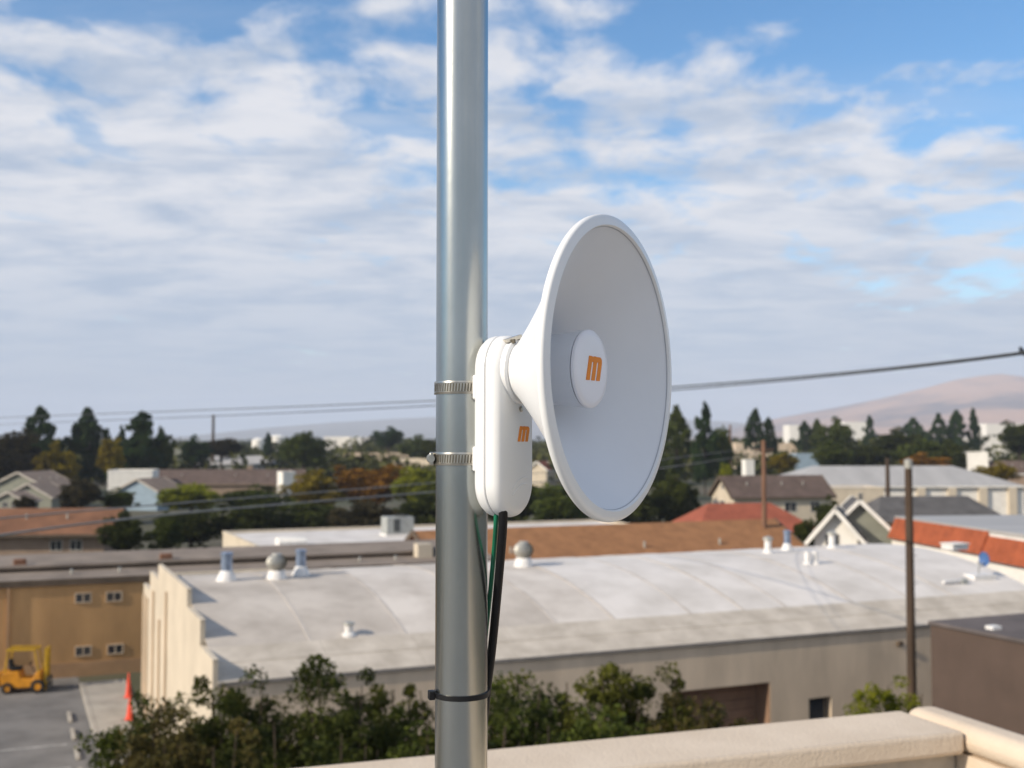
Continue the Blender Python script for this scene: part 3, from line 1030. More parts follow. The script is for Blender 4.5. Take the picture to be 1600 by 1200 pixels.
# white trimmed gables
rp = P(1308, 840, 86)
g1 = gable_house('gable_cottage', (rp.x, rp.y), R(72), 4.4, 3.0, 5.4, 1.75, 'white', 'slate', 'small white cottage gable with broad white bargeboards in front', over=0.6, trim='white', thick=0.12,
                 gwins=[(0.25, 5.0, 0.9, 0.9)])
rp = P(1338, 835, 90)
g2 = gable_house('gable_house', (rp.x, rp.y), R(78), 6.0, 5.0, 5.2, 2.45, 'sage', 'slate', 'larger gabled house with white bargeboards right behind the small cottage', over=0.5, trim='white', thick=0.12,
                 gwins=[(0.4, 4.9, 0.9, 1.0)])

# red mansard shop: facade along -V
MS0, MS1 = P(1385, 830, 86), P(1640, 850, 66)
mdir = (Vector((MS1.x, MS1.y, 0)) - Vector((MS0.x, MS0.y, 0)))
mrz = math.atan2(mdir.y, mdir.x)
ml = mdir.length
ms = empty('mansard_shop', (MS0.x, MS0.y, 0), mrz, 'white walled shop with orange red tiled mansard at right', 'building')
MB().box(0, ml, 0.4, 14, 0, 5.25).build('wall', M['white'], ms)
nt = 24
for i in range(nt):
    x0, x1 = ml * i / nt, ml * (i + 1) / nt
    st_ = 0.0 if i < 15 else -0.28
    MB().prism([(0.05, 5.05 + st_), (0.42, 5.05 + st_), (0.9, 6.45 + st_), (0.72, 6.5 + st_)], 'x', x0, x1 - 0.02).build('mansard_panel', M['redtile'], ms)
MB().box(-0.1, ml + 0.1, 0.8, 14, 5.25, 6.4).build('parapet', M['white'], ms)
MB().box(-0.15, ml + 0.15, 0.74, 14.1, 6.4, 6.62).build('roof', M['greyroof'], ms)

# ------------------------------------------------------------------ left side houses
rp = P(70, 830, 112)
gable_house('rust_roof_house', (rp.x - 2.0, rp.y), R(6), 17.0, 8.5, 3.7, 1.75, 'taupe', 'orangeroof', 'low house with rust brown roof at the left edge', over=0.9, trim='fascia',
            wins=[(4.2, 2.4, 1.0, 0.9), (6.0, 2.4, 1.0, 0.9), (-2, 2.4, 1.4, 1.0)])
rp = P(38, 780, 205)
gable_house('sage_house', (rp.x, rp.y + 4), R(82), 10.0, 11.5, 3.6, 2.7, 'sage', 'taupe', 'grey green house with wide main gable at the left edge', over=0.5, trim='oldtrim')
rp = P(48, 790, 192)
gable_house('sage_porch', (rp.x, rp.y + 3), R(82), 6.0, 8.2, 2.7, 2.1, 'sage', 'taupe', 'lower grey green gable in front of the wide main gable', over=0.5, trim='oldtrim')
rp = P(16, 795, 183)
gable_house('sage_entry', (rp.x, rp.y + 2), R(82), 4.0, 5.6, 2.5, 1.3, 'sage', 'taupe', 'smallest grey green gable with white windows at left edge', over=0.4, trim='oldtrim',
            gwins=[(-0.9, 1.9, 0.9, 0.9), (0.6, 1.9, 0.9, 0.9)])
rp = P(226, 780, 200)
gable_house('blue_house', (rp.x, rp.y + 3), R(76), 8.0, 7.6, 3.4, 1.9, 'bluewall', 'taupe', 'pale blue gabled house behind dark shrubs on the left', over=0.45, trim='oldtrim', gwins=[(1.4, 2.2, 1.2, 1.2)])
flat_building('cream_box_house', (P(168, 760, 225).x, 225), R(8), 8.4, 8, 6.2, 'white', 'roofB', 'cream flat roofed house behind the pale blue house', 0.3)
rp = P(350, 760, 235)
gable_house('long_brown_house', (rp.x, rp.y + 5), R(4), 30.0, 10.0, 3.2, 2.6, 'taupe', 'darkroof', 'long house with dull brown roof left of the yellow tree', trim='taupe', chimney=(4, 0.6, 1.1, 1.5))
flat_building('sunlit_gable', (P(442, 750, 222).x, 222), R(30), 2.6, 3.4, 6.0, 'white', 'roofB', 'narrow sunlit cream wall at the end of the brown roof', 0.3)
rp = P(370, 722, 335)
gable_house('grey_roof_shed', (rp.x, rp.y), R(5), 23.0, 12.0, 5.0, 2.2, 'acunit', 'greyroof', 'grey green roofed shed above the long brown roof', trim=None)
rp = P(262, 712, 380)
flat_building('grey_block', (rp.x, rp.y), R(5), 6.0, 6.0, 9.0, 'sage', 'roofC', 'pale grey block between the dark conifers', 0.3)


def tank(px, d, ytop, wpx, label):
    r = wpx / 2 / FPX * d
    zt = Z(ytop, d)
    r_ = empty('storage_tank', (X(px, d), d, 0), 0, label, 'tank', 'white storage tanks')
    MB().lathe([(0, r), (zt * 0.9, r)], 32).build('shell', M['white'], r_, smooth=True)
    MB().lathe([(zt * 0.9, r * 1.01), (zt * 0.98, r * 0.5), (zt, 0.0)], 32).build('roof', M['white'], r_, smooth=True)
    MB().tube([(-r - 0.2, 0, 0), (-r - 0.2, 0, zt * 0.9)], 0.12, 6).build('ladder', M['steel'], r_)


tank(404, 640, 684, 20, 'small white storage tank left of the far conifer')
tank(434, 760, 679, 24, 'taller white storage tank right of the far conifer')
flat_building('white_warehouse', (X(506, 700), 700), R(6), 15.5, 25, Z(682, 700), 'white', 'roofB', 'far white warehouse right of the round dark tree', 0.4, cat='warehouse', group='far white warehouses')
flat_building('white_warehouse', (X(545, 690), 690), R(6), 23, 25, Z(683, 690), 'white', 'roofB', 'far white warehouse left of the umbrella shaped tree', 0.4, cat='warehouse', pil=(4, 9, 14, 19), pilmat='roofB', group='far white warehouses')
flat_building('low_shed', (X(536, 430), 430), R(6), 26, 14, Z(708, 430), 'wallbeige', 'greyroof', 'low beige shed in front of the far white warehouses', 0.3)
flat_building('beige_shed', (X(610, 330), 330), R(-14), 14, 12, Z(717, 330), 'cream', 'greyroof', 'beige shed roof left of the mast behind the orange trees', 0.3)

# right side far buildings
flat_building('cream_hall', (X(1150, 420), 420), R(4), 22.5, 20, Z(692, 420), 'wallbeige', 'roofB', 'long beige hall behind the thin brown pole', 0.5)
flat_building('teal_shed', (X(1244, 300), 300), R(4), 6.0, 8, Z(709, 300), 'bluewall', 'roofC', 'small teal shed between the trees on the right', 0.3)
flat_building('white_kiosk', (X(1165, 205), 205), R(10), 1.6, 2, Z(718, 205), 'white', 'roofB', 'small upright white box above the dark brown roof', 0.2)
flat_building('white_block', (X(1320, 900), 900), R(2), 18, 20, Z(659, 900), 'white', 'roofB', 'tall far white block left of the hill foot', 0.5, cat='building')
flat_building('white_office', (X(1234, 950), 950), R(2), 9.5, 20, Z(664, 950), 'white', 'roofB', 'small far white office between dark tree tops', 0.5, cat='building')
flat_building('ivory_store', (X(1534, 480), 480), R(2), 15, 20, Z(683, 480), 'white', 'roofB', 'white walled store at the right edge below the hill', 0.4)
flat_building('ivory_depot', (X(1542, 900), 900), R(2), 34, 20, Z(662, 900), 'white', 'roofB', 'far pale depot along the foot of the hill', 0.4)
flat_building('pale_townhouse', (X(1511, 250), 250), R(-18), 4.2, 6, Z(706, 250), 'white', 'roofC', 'narrow white townhouse with small windows on the right', 0.3, wins=[(1.0, 5.4, 0.6, 0.8), (2.6, 5.4, 0.6, 0.8)])
rp = P(1575, 730, 250)
gable_house('taupe_house', (rp.x, rp.y), R(-10), 9.0, 7.0, 5.0, 2.4, 'taupe', 'darkroof', 'brown house beside the narrow white townhouse', trim='white')

# ------------------------------------------------------------------ trees
G1, G2, G3, G4 = 'trees behind the left houses', 'trees on the right skyline', 'shrubs below the parapet', 'garden trees in the middle distance'
tree('conifer', 62, 262, 636, 760, 92, 'cone', 'leaf_con', 'broad dark conifer with double tip near the left edge', G1, 0)
tree('conifer', 136, 268, 638, 752, 72, 'column', 'leaf_con', 'tall narrow conifer second from the left edge', G1, 1)
tree('conifer', 222, 258, 643, 742, 96, 'cone', 'leaf_con', 'wide dark green conifer behind the cream flat house', G1, 2)
tree('conifer', 190, 262, 664, 742, 30, 'cone', 'leaf_con', 'slim conifer touching the left side of the wide dark one', G1, 3)
tree('broadleaf_tree', 12, 240, 664, 760, 110, 'round', 'leaf_plum', 'dull brown leafed tree cut by the left edge', G1, 1)
tree('broadleaf_tree', 88, 235, 690, 772, 70, 'round', 'leaf_yellow', 'yellow green tree below the broad conifer', G1, 2)
tree('broadleaf_tree', 172, 240, 680, 750, 44, 'round', 'leaf_yellow', 'thin yellowish tree between two dark conifers', G1, 0)
tree('broadleaf_tree', 256, 262, 672, 738, 36, 'round', 'leaf_mid', 'small green tree hugging the right of the wide conifer', G1, 3)
tree('broadleaf_tree', 305, 300, 680, 734, 50, 'round', 'leaf_con', 'dark tree left of the thin far pole', G1, 2)
tree('broadleaf_tree', 346, 320, 682, 716, 62, 'round', 'leaf_plum', 'flat topped dark tree behind the thin far pole', G1, 1)
tree('conifer', 419, 420, 676, 708, 20, 'cone', 'leaf_con', 'tiny far conifer between the white tanks', G1, 1)
tree('broadleaf_tree', 474, 280, 671, 736, 76, 'round', 'leaf_mid', 'round olive green tree left of the white warehouses', G1, 0)
tree('umbrella_tree', 607, 420, 667, 700, 56, 'round', 'leaf_con', 'umbrella shaped dark tree right of the white warehouses', G1, 2)
tree('broadleaf_tree', 655, 380, 682, 722, 66, 'round', 'leaf_mid', 'green tree directly left of the mast below the ridge', G1, 3)
tree('broadleaf_tree', 690, 330, 676, 726, 70, 'round', 'leaf_dark', 'dark tree half hidden behind the mast', G1, 1)
rp = P(846, 712, 300)
gable_house('red_cottage', (rp.x, rp.y), R(70), 7.0, 5.0, 4.4, 1.9, 'cream', 'redroof', 'little peach and red cottage glimpsed between radio box and dish')
# garden trees, left middle
tree('plum_tree', 130, 165, 744, 800, 66, 'round', 'leaf_plum', 'round dark plum tree right of the grey green gables', G4, 0)
tree('shrub', 42, 165, 772, 800, 34, 'round', 'leaf_plum', 'small dark shrub in front of the grey green gables', G4, 1)
tree('shrub', 188, 170, 762, 800, 60, 'round', 'leaf_mid', 'green shrub left of the pale blue house', G4, 2)
tree('shrub', 196, 104, 804, 868, 78, 'round', 'leaf_dark', 'large dark round shrub right of the rust roof house', G4, 3)
tree('broadleaf_tree', 300, 175, 752, 800, 110, 'round', 'leaf_green', 'wide green tree right of the pale blue house', G4, 1)
tree('broadleaf_tree', 400, 178, 758, 802, 120, 'round', 'leaf_mid', 'wide dull green tree in front of the long brown roof', G4, 2)
tree('autumn_tree', 490, 190, 738, 800, 96, 'round', 'leaf_yellow', 'golden yellow tree left of the orange tree', G4, 3)
tree('autumn_tree', 582, 195, 722, 796, 126, 'round', 'leaf_orange', 'broad orange autumn tree left of the mast', G4, 0)
tree('broadleaf_tree', 664, 190, 724, 800, 100, 'round', 'leaf_green', 'bright green tree touching the left side of the mast', G4, 1)
for i, (px_, yt, w_, lf, lab) in enumerate((
        (300, 790, 110, 'leaf_dark', 'leftmost of the dark trees behind the white flat roof'),
        (395, 782, 120, 'leaf_dark', 'second from left of the dark trees behind the white flat roof'),
        (490, 778, 120, 'leaf_dark', 'third from left of the dark trees behind the white flat roof'),
        (575, 772, 116, 'leaf_plum', 'brownish dark tree left of the air conditioner'),
        (665, 770, 120, 'leaf_dark', 'dark tree behind the air conditioner next to the mast'))):
    tree('broadleaf_tree', px_, 128 + 4 * (i % 3), yt, 862, w_, 'round', lf, lab, G4)
tree('broadleaf_tree', 262, 112, 800, 868, 56, 'round', 'leaf_mid', 'mixed green tree left of the white flat roof', G4, 2)
# middle, behind the dish
for i, (px_, d_, yt, yb, w_, lf, lab) in enumerate((
        (800, 150, 738, 850, 110, 'leaf_dark', 'dark tree seen between mast and dish'),
        (880, 140, 748, 852, 110, 'leaf_mid', 'olive tree under the left rim of the dish'),
        (975, 145, 745, 850, 110, 'leaf_dark', 'dark tree under the right rim of the dish'),
        (1050, 150, 735, 850, 90, 'leaf_dark', 'dark tree right of the dish above the red roof'),
        (1010, 230, 690, 770, 70, 'leaf_mid', 'green tree peeping out behind the right rim of the dish'))):
    tree('broadleaf_tree', px_, d_, yt, yb, w_, 'round', lf, lab, G4)
# right skyline
tree('conifer', 1057, 250, 634, 740, 50, 'column', 'leaf_mid', 'rounded tall tree right beside the dish', G2, 0)
tree('conifer', 1101, 248, 629, 745, 50, 'cone', 'leaf_con', 'pointed dark conifer right of the rounded tall tree', G2, 0)
tree('broadleaf_tree', 1126, 255, 660, 742, 46, 'round', 'leaf_mid', 'green tree right of the pointed conifer', G2, 1)
tree('conifer', 1180, 330, 640, 706, 38, 'column', 'leaf_con', 'narrow dark tree on the right skyline above the brown pole', G2, 2)
tree('conifer', 1201, 340, 652, 706, 34, 'cone', 'leaf_con', 'small pointed conifer beside the narrow dark tree', G2, 1)
tree('conifer', 1257, 420, 657, 704, 30, 'column', 'leaf_con', 'slim far conifer right of the small white office', G2, 3)
tree('conifer', 1277, 420, 655, 704, 30, 'column', 'leaf_mid', 'slim far tree left of the olive treetop', G2, 1)
tree('broadleaf_tree', 1304, 330, 652, 716, 66, 'round', 'leaf_mid', 'olive treetop left of the tall white block', G2, 2)
tree('conifer', 1359, 460, 649, 704, 26, 'cone', 'leaf_con', 'spiky far conifer right of the tall white block', G2, 2)
tree('broadleaf_tree', 1427, 480, 653, 706, 44, 'column', 'leaf_con', 'small dark far tree below the middle of the hill', G2, 0)
tree('conifer', 1467, 420, 647, 702, 34, 'column', 'leaf_con', 'left of three dark trees below the hill top', G2, 2)
tree('conifer', 1495, 420, 641, 702, 36, 'column', 'leaf_con', 'middle of three dark trees below the hill top', G2, 1)
tree('conifer', 1521, 420, 637, 702, 26, 'cone', 'leaf_con', 'right pointed one of three dark trees below the hill top', G2, 3)
tree('broadleaf_tree', 1592, 300, 654, 716, 60, 'round', 'leaf_dark', 'dark tree cut by the right edge below the hill', G2, 0)
tree('broadleaf_tree', 1455, 262, 680, 742, 96, 'round', 'leaf_mid', 'broad olive tree behind the grey warehouse roof', G2, 1)
tree('autumn_tree', 1445, 245, 708, 744, 80, 'round', 'leaf_orange', 'low orange brown tree behind the grey warehouse roof', G2, 2)
tree('broadleaf_tree', 1490, 255, 690, 742, 60, 'round', 'leaf_dark', 'dark tree left of the narrow white townhouse', G2, 3)
tree('broadleaf_tree', 1350, 270, 690, 736, 80, 'round', 'leaf_dark', 'dark tree behind the left of the grey warehouse', G2, 0)
tree('broadleaf_tree', 1300, 255, 692, 732, 60, 'round', 'leaf_mid', 'brownish green tree above the warehouse left end', G2, 3)
tree('autumn_tree', 1222, 250, 704, 738, 46, 'round', 'leaf_yellow', 'yellow green bush tree in front of the beige hall', G2, 1)
tree('autumn_tree', 1556, 215, 722, 756, 70, 'round', 'leaf_yellow', 'yellow olive tree below the brown house at right', G2, 2)
tree('broadleaf_tree', 1405, 300, 668, 726, 90, 'round', 'leaf_dark', 'dark green mass left of the broad olive tree', G2, 2)
tree('shrub', 1135, 170, 722, 760, 24, 'round', 'leaf_green', 'small lime green bush on the peak of cream gable', G2, 0)
tree('shrub', 1256, 96, 806, 870, 46, 'round', 'leaf_dark', 'grey green shrub left of the white cottage gable', G4, 1)
tree('shrub', 1292, 120, 775, 850, 50, 'round', 'leaf_dark', 'dark shrub behind the white cottage gable', G4, 2)

# far woods: a mass nobody could count
rnd = np.random.RandomState(21)
Cs, Rs = [], []
for i in range(3400):
    d_ = 300 + 1500 * rnd.rand() ** 1.4
    px_ = rnd.uniform(-420, 2050)
    h_ = rnd.uniform(4.0, 9.5) if d_ < 420 else rnd.uniform(8.0, 15) if px_ > 1040 else rnd.uniform(6.5, 13)
    w_ = h_ * rnd.uniform(0.45, 0.8)
    x_ = X(px_, d_)
    for k in range(5):
        Cs.append((x_ + rnd.normal() * w_ * 0.35, d_ + rnd.normal() * w_ * 0.35, h_ * rnd.uniform(0.2, 0.85)))
        Rs.append(w_ * rnd.uniform(0.28, 0.5))
v_, f_ = leaf_cloud(Cs, Rs, 9, 1.3, rnd, 0.3)
far_mat = mat('far_leaf', (0.085, 0.085, 0.024), 0.8, 0.1, 0.035, c2=(0.032, 0.040, 0.013), spec=0.08, lo=0.42, hi=0.58)
fw = bpy.data.objects.new('far_woods', np_mesh('far_woods', v_, f_, far_mat))
col.objects.link(fw)
tag(fw, 'dark green belt of far town trees along the horizon', 'woods', kind='stuff')

# shrubs in front of the workshop
def bush(px, d, ytop, w, leaf, label, seed, n=230, per=95, hang=0.0):
    rnd = np.random.RandomState(seed)
    zt = Z(ytop, d)
    r_ = empty('tall_shrub', (X(px, d), d, 0), 0, label, 'shrub', G3)
    C, Rr, L_ = [], [], []
    ns = 11
    m = MB()
    for k in range(ns):
        q = 2 * PI * k / ns + rnd.rand()
        rad = w * 0.5 * math.sqrt(rnd.rand())
        topz = zt * (1 - 0.30 * rnd.rand() * (0.4 + rad / (w * 0.5)))
        if k == 0:
            rad, topz = 0.1 * w, zt - 0.15
        tip = Vector((rad * math.cos(q), rad * math.sin(q), topz))
        mid = tip * 0.55 + Vector((rnd.normal() * 0.2, rnd.normal() * 0.2, 0))
        mid.z = topz * 0.5
        m.tube([(0.1 * math.cos(q), 0.1 * math.sin(q), 0), mid, tip], [0.07, 0.045, 0.012], 6)
        for j in range(n // ns):
            t = 0.30 + 0.70 * rnd.rand() ** 0.8
            c = mid.lerp(tip, max(0, (t - 0.5) * 2)) if t > 0.5 else Vector((0, 0, 0)).lerp(mid, t * 2)
            sp = w * (0.32 - 0.20 * t)
            C.append((c.x + rnd.normal() * sp, c.y + rnd.normal() * sp, c.z + rnd.normal() * 0.22 - 0.05))
            Rr.append(rnd.uniform(0.18, 0.44) * (1.3 - 0.45 * t))
    m.build('stems', M['bark'], r_, smooth=True)
    v, f = leaf_cloud(C, Rr, per, 0.060, rnd, 0.2, 0.9)
    part('foliage', np_mesh('foliage', v, f, M[leaf]), r_)
    return r_


BUSH = [
    (215, 25.0, 1085, 1.9, 'leaf_mid', 'leftmost low shrub beside the traffic cones'),
    (262, 23.5, 1098, 2.2, 'leaf_dry', 'dry brownish shrub right of the leftmost low shrub'),
    (322, 24.5, 1072, 2.0, 'leaf_olive', 'olive shrub in front of the stepped wall corner'),
    (392, 23.2, 1062, 2.6, 'leaf_dark', 'dense dark shrub right of the stepped wall corner'),
    (470, 24.0, 1034, 2.5, 'leaf_olive', 'tallest shrub on the left of the mast'),
    (548, 23.0, 1060, 2.5, 'leaf_dark', 'dark shrub right of the tallest left one'),
    (622, 24.2, 1078, 2.3, 'leaf_olive', 'olive shrub just left of the mast foot'),
    (350, 20.5, 1128, 2.8, 'leaf_dry', 'brown dry shrub low in front on the left'),
    (510, 20.0, 1135, 3.0, 'leaf_dark', 'dark low shrub in front left of the mast'),
    (650, 20.5, 1120, 2.6, 'leaf_mid', 'low green shrub half behind the mast foot'),
    (240, 20.5, 1150, 2.6, 'leaf_dry', 'low dry shrub at the bottom left corner of the hedge'),
    (712, 23.6, 1072, 2.3, 'leaf_olive', 'shrub hidden behind the foot of the mast'),
    (745, 20.6, 1122, 2.4, 'leaf_dark', 'low dark shrub touching the right side of the mast'),
    (800, 23.5, 1056, 2.3, 'leaf_mid', 'green shrub right beside the mast'),
    (862, 24.0, 1082, 2.0, 'leaf_dark', 'dark shrub second right of the mast'),
    (925, 23.8, 1036, 1.9, 'leaf_olive', 'tallest shrub right of the mast'),
    (985, 23.5, 1090, 1.9, 'leaf_dark', 'dark shrub between the two tall right ones'),
    (1042, 24.2, 1050, 1.9, 'leaf_olive', 'tall shrub left of the recessed door'),
    (1088, 22.5, 1108, 1.7, 'leaf_dry', 'brown dry shrub in front of the recessed door'),
    (840, 20.0, 1125, 2.8, 'leaf_dark', 'low dark shrub above the parapet near the mast'),
    (960, 20.5, 1125, 2.8, 'leaf_mid', 'low green shrub above the middle of the parapet'),
]
for i, (px_, d_, yt, w_, lf, lab) in enumerate(BUSH):
    bush(px_, d_, yt, w_, lf, lab, 100 + i)
bush(1376, 33.0, 1064, 2.1, 'leaf_green', 'bright green shrub at the foot of the dark utility pole', 140, 200, 80)
bush(1428, 33.6, 1078, 0.9, 'leaf_green', 'small green sprig right of the dark utility pole', 141, 36, 80)

# ------------------------------------------------------------------ poles and wires
def pole(name, px, d, ytop, r0, m_, label, extra=None):
    zt = Z(ytop, d)
    r_ = empty(name, (X(px, d), d, 0), 0.3, label, 'utility pole', 'wooden utility poles')
    MB().lathe([(0, r0 * 1.15), (zt * 0.5, r0), (zt - 0.02, r0 * 0.82), (zt, r0 * 0.7)], 16).build('shaft', M[m_], r_, smooth=True)
    if extra:
        extra(r_, zt, r0)
    return r_


def arm_extra(length, zoff, yaw):
    def f(r_, zt, r0):
        c, s_ = math.cos(yaw), math.sin(yaw)
        o = MB().bar((-length / 2 * c, -length / 2 * s_, zt - zoff), (length / 2 * c, length / 2 * s_, zt - zoff), 0.1, 0.12).build('crossarm', M['wood'], r_)
        for k in (-0.45, -0.2, 0.2, 0.45):
            MB().lathe([(0, 0.02), (0.06, 0.06), (0.1, 0.04), (0.14, 0.05), (0.18, 0.02)], 10, 'z', (length * k * c, length * k * s_, zt - zoff + 0.06)).build('insulator', M['porcelain'], o, smooth=True)
    return f


def cap_extra(r_, zt, r0):
    MB().lathe([(zt - 0.25, r0 * 0.95), (zt + 0.02, r0 * 0.95), (zt + 0.08, 0.0)], 16).build('cap', M['turb'], r_, smooth=True)
    for k in range(6):
        MB().bar((r0 * 0.8, 0, 4 + k * 0.9), (r0 + 0.16, 0, 4 + k * 0.9), 0.02, 0.02).build('step', M['steel'], r_)


pole('utility_pole', 1418.5, 38.5, 720, 0.145, 'wood', 'tall dark utility pole in front of the workshop right half', cap_extra)
pole('utility_pole', 1193, 88.0, 688, 0.19, 'wood2', 'thin reddish brown pole behind the workshop roof', arm_extra(1.6, 0.7, -0.8))
pole('utility_pole', 1386, 150.0, 716, 0.30, 'wood', 'short dark pole in front of the grey warehouse')
pole('utility_pole', 333, 330.0, 648, 0.42, 'wood', 'thin far pole above the grey shed on the left')
pole('utility_pole', 1141, 260.0, 664, 0.28, 'wood2', 'pale thin pole right of the pointed conifer')
pole('utility_pole', 1660, 25.0, 505, 0.16, 'wood', 'utility pole just past the right edge carrying the upper wires', arm_extra(1.6, 0.55, 0.9))


def wire(name, pts, plan0, plan1, r, label, group='overhead wires', mt='wire'):
    """pts: pixels along the wire; plan0-plan1: the straight line it follows on the map"""
    p0, p1 = Vector((*plan0, 0)), Vector((*plan1, 0))
    dv = (p1 - p0)
    W3 = []
    xs = np.linspace(pts[0][0], pts[-1][0], 40)
    co = np.polyfit([p[0] for p in pts], [p[1] for p in pts], min(3, len(pts) - 1))
    for x_ in xs:
        y_ = np.polyval(co, x_)
        q = p0 + dv * s_on(x_, y_, p0, dv)
        W3.append(Vector((q.x, q.y, Z(y_, q.y))))
    o = MB().tube(W3, r, 6).build(name, M[mt], None, smooth=True)
    return tag(o, label, 'wire', group)


UA, UB = (11.5, 25.0), (-62.0, 130.0)
wire('overhead_wire', [(-60, 655), (0, 653), (340, 640), (680, 626), (1050, 604), (1330, 582), (1606, 549)], UA, UB, 0.024, 'upper of the two high wires crossing the sky')
wire('overhead_wire', [(-60, 666), (0, 663), (340, 650), (680, 634), (1050, 609), (1330, 585), (1606, 552)], (11.6, 25.0), (-61.0, 131.0), 0.020, 'lower thinner one of the two high sky wires')
LA, LB = (19.3, 88.0), (-5.87, 12.4)
wire('overhead_cable', [(-10, 812), (160, 794), (360, 780), (520, 768), (680, 755), (1034, 716), (1187, 699)], LA, LB, 0.010, 'upper of two grey cables sagging across the left gardens', mt='wiregrey')
wire('overhead_cable', [(-10, 838), (160, 815), (360, 794), (520, 782), (680, 769), (1028, 731), (1190, 708)], (19.3, 88.2), (-5.75, 12.6), 0.014, 'lower thicker of two grey cables across the left gardens', mt='wiregrey')
# insulator clamp on the wire by the right edge
p = P(1597, 549, 26.2)
o = empty('wire_insulator', p, 0.4, 'dark insulator on the upper wire at the right edge', 'insulator')
MB().tube([(-0.07, 0, 0.09), (0.02, 0, 0.0), (0.09, 0, -0.09)], [0.03, 0.055, 0.03], 10).build('body', M['porcelain'], o, smooth=True)
MB().lathe([(-0.02, 0.07), (0.0, 0.085), (0.02, 0.07)], 14).build('skirt', M['porcelain'], o, smooth=True)

# ------------------------------------------------------------------ forklift and cones
FL = P(20, 1069, 1)
fd = 57.2
fk = empty('forklift', (X(52, fd), fd, 0.004), R(9), 'orange yellow forklift parked by the tan wall', 'forklift')
m = MB().prism([(-1.18, 0.42), (-1.22, 0.75), (-1.10, 1.02), (-0.35, 1.06), (-0.25, 0.72), (0.30, 0.66), (0.42, 0.98), (0.66, 1.00), (0.72, 0.38), (0.1, 0.25), (-0.6, 0.25)], 'y', -0.50, 0.50)
m.build('body', M['forkyellow'], fk, bevel=0.05)
MB().prism([(-1.42, 0.30), (-1.44, 0.80), (-1.34, 1.0), (-1.13, 1.03), (-1.23, 0.75), (-1.19, 0.3)], 'y', -0.52, 0.52).build('counterweight', M['forkyellow'], fk, bevel=0.05)
MB().box(-1.47, -1.40, -0.48, -0.2, 0.34, 0.62).box(-1.47, -1.40, 0.2, 0.48, 0.34, 0.62).build('tail_light', M['redplastic'], fk)
MB().prism([(-0.85, 1.07), (-0.30, 1.07), (-0.32, 1.2), (-0.72, 1.24), (-0.80, 1.6), (-0.92, 1.58)], 'y', -0.26, 0.26).build('seat', M['tyre'], fk, bevel=0.03)
MB().tube([(0.25, 0, 0.95), (0.08, 0, 1.35)], 0.025, 8).build('steering_column', M['tyre'], fk)
m = MB()
rr = [(0.08 + 0.17 * 0.35 * math.cos(q), 0.17 * math.sin(q), 1.36 + 0.17 * 0.6 * math.cos(q)) for q in np.linspace(0, 2 * PI, 17)]
m.tube(rr, 0.018, 6, False).build('steering_wheel', M['tyre'], fk)
for sy in (-1, 1):
    MB().tube([(0.58, sy * 0.44, 0.95), (0.36, sy * 0.44, 2.08)], 0.04, 8).build('guard_post', M['mastyellow'], fk)
    MB().tube([(-1.0, sy * 0.44, 1.0), (-0.86, sy * 0.44, 2.08)], 0.04, 8).build('guard_post', M['mastyellow'], fk)
m = MB()
for sy in (-0.46, 0.46):
    m.box(-0.95, 0.45, sy - 0.04, sy + 0.04, 2.06, 2.14)
for k in range(8):
    m.box(-0.92 + k * 0.19, -0.86 + k * 0.19, -0.42, 0.42, 2.08, 2.13)
m.build('overhead_guard', M['mastyellow'], fk)
for sy in (-0.30, 0.30):
    MB().box(0.80, 0.93, sy - 0.06, sy + 0.06, 0.12, 2.12).build('mast_rail', M['mastyellow'], fk)
m = MB()
for z_ in (0.5, 1.2, 2.02):
    m.box(0.82, 0.91, -0.24, 0.24, z_, z_ + 0.09)
m.build('mast_crossbar', M['mastyellow'], fk)
MB().box(0.935, 0.99, -0.5, 0.5, 0.25, 0.36).box(0.935, 0.99, -0.5, 0.5, 0.58, 0.69).build('fork_carriage', M['acdark'], fk)
for sy in (-0.32, 0.32):
    MB().box(0.995, 1.04, sy - 0.06, sy + 0.06, 0.08, 0.72).prism([(1.04, 0.08), (2.0, 0.08), (2.0, 0.10), (1.04, 0.13)], 'y', sy - 0.06, sy + 0.06).build('fork', M['acdark'], fk)
for x_, r0 in ((-0.85, 0.27), (0.55, 0.33)):
    for sy in (-0.53, 0.53):
        w_ = MB().lathe([(-0.1, r0 * 0.55), (-0.1, r0 * 0.9), (-0.06, r0), (0.06, r0), (0.1, r0 * 0.9), (0.1, r0 * 0.55)], 24, 'y', (x_, sy, r0), close=True).build('wheel', M['tyre'], fk, smooth=True)
        MB().lathe([(-0.07, r0 * 0.55), (0.07, r0 * 0.55)], 16, 'y', (x_, sy, r0)).build('hub', M['forkyellow'], w_)


def cone(px, py, h, label, d):
    r_ = empty('traffic_cone', (X(px, d), d, 0.13), 0.4, label, 'traffic cone', 'traffic cones by the workshop')
    MB().box(-0.19, 0.19, -0.19, 0.19, 0, 0.04).build('base', M['conered'], r_, bevel=0.01)
    MB().lathe([(0.04, 0.145), (h, 0.028), (h + 0.02, 0.0)], 20).build('cone', M['conered'], r_, smooth=True)
    f_ = lambda z: 0.145 + (0.028 - 0.145) * (z - 0.04) / (h - 0.04) + 0.004
    MB().lathe([(h * 0.52, f_(h * 0.52)), (h * 0.68, f_(h * 0.68))], 20).build('stripe', M['conered'], r_, smooth=True)


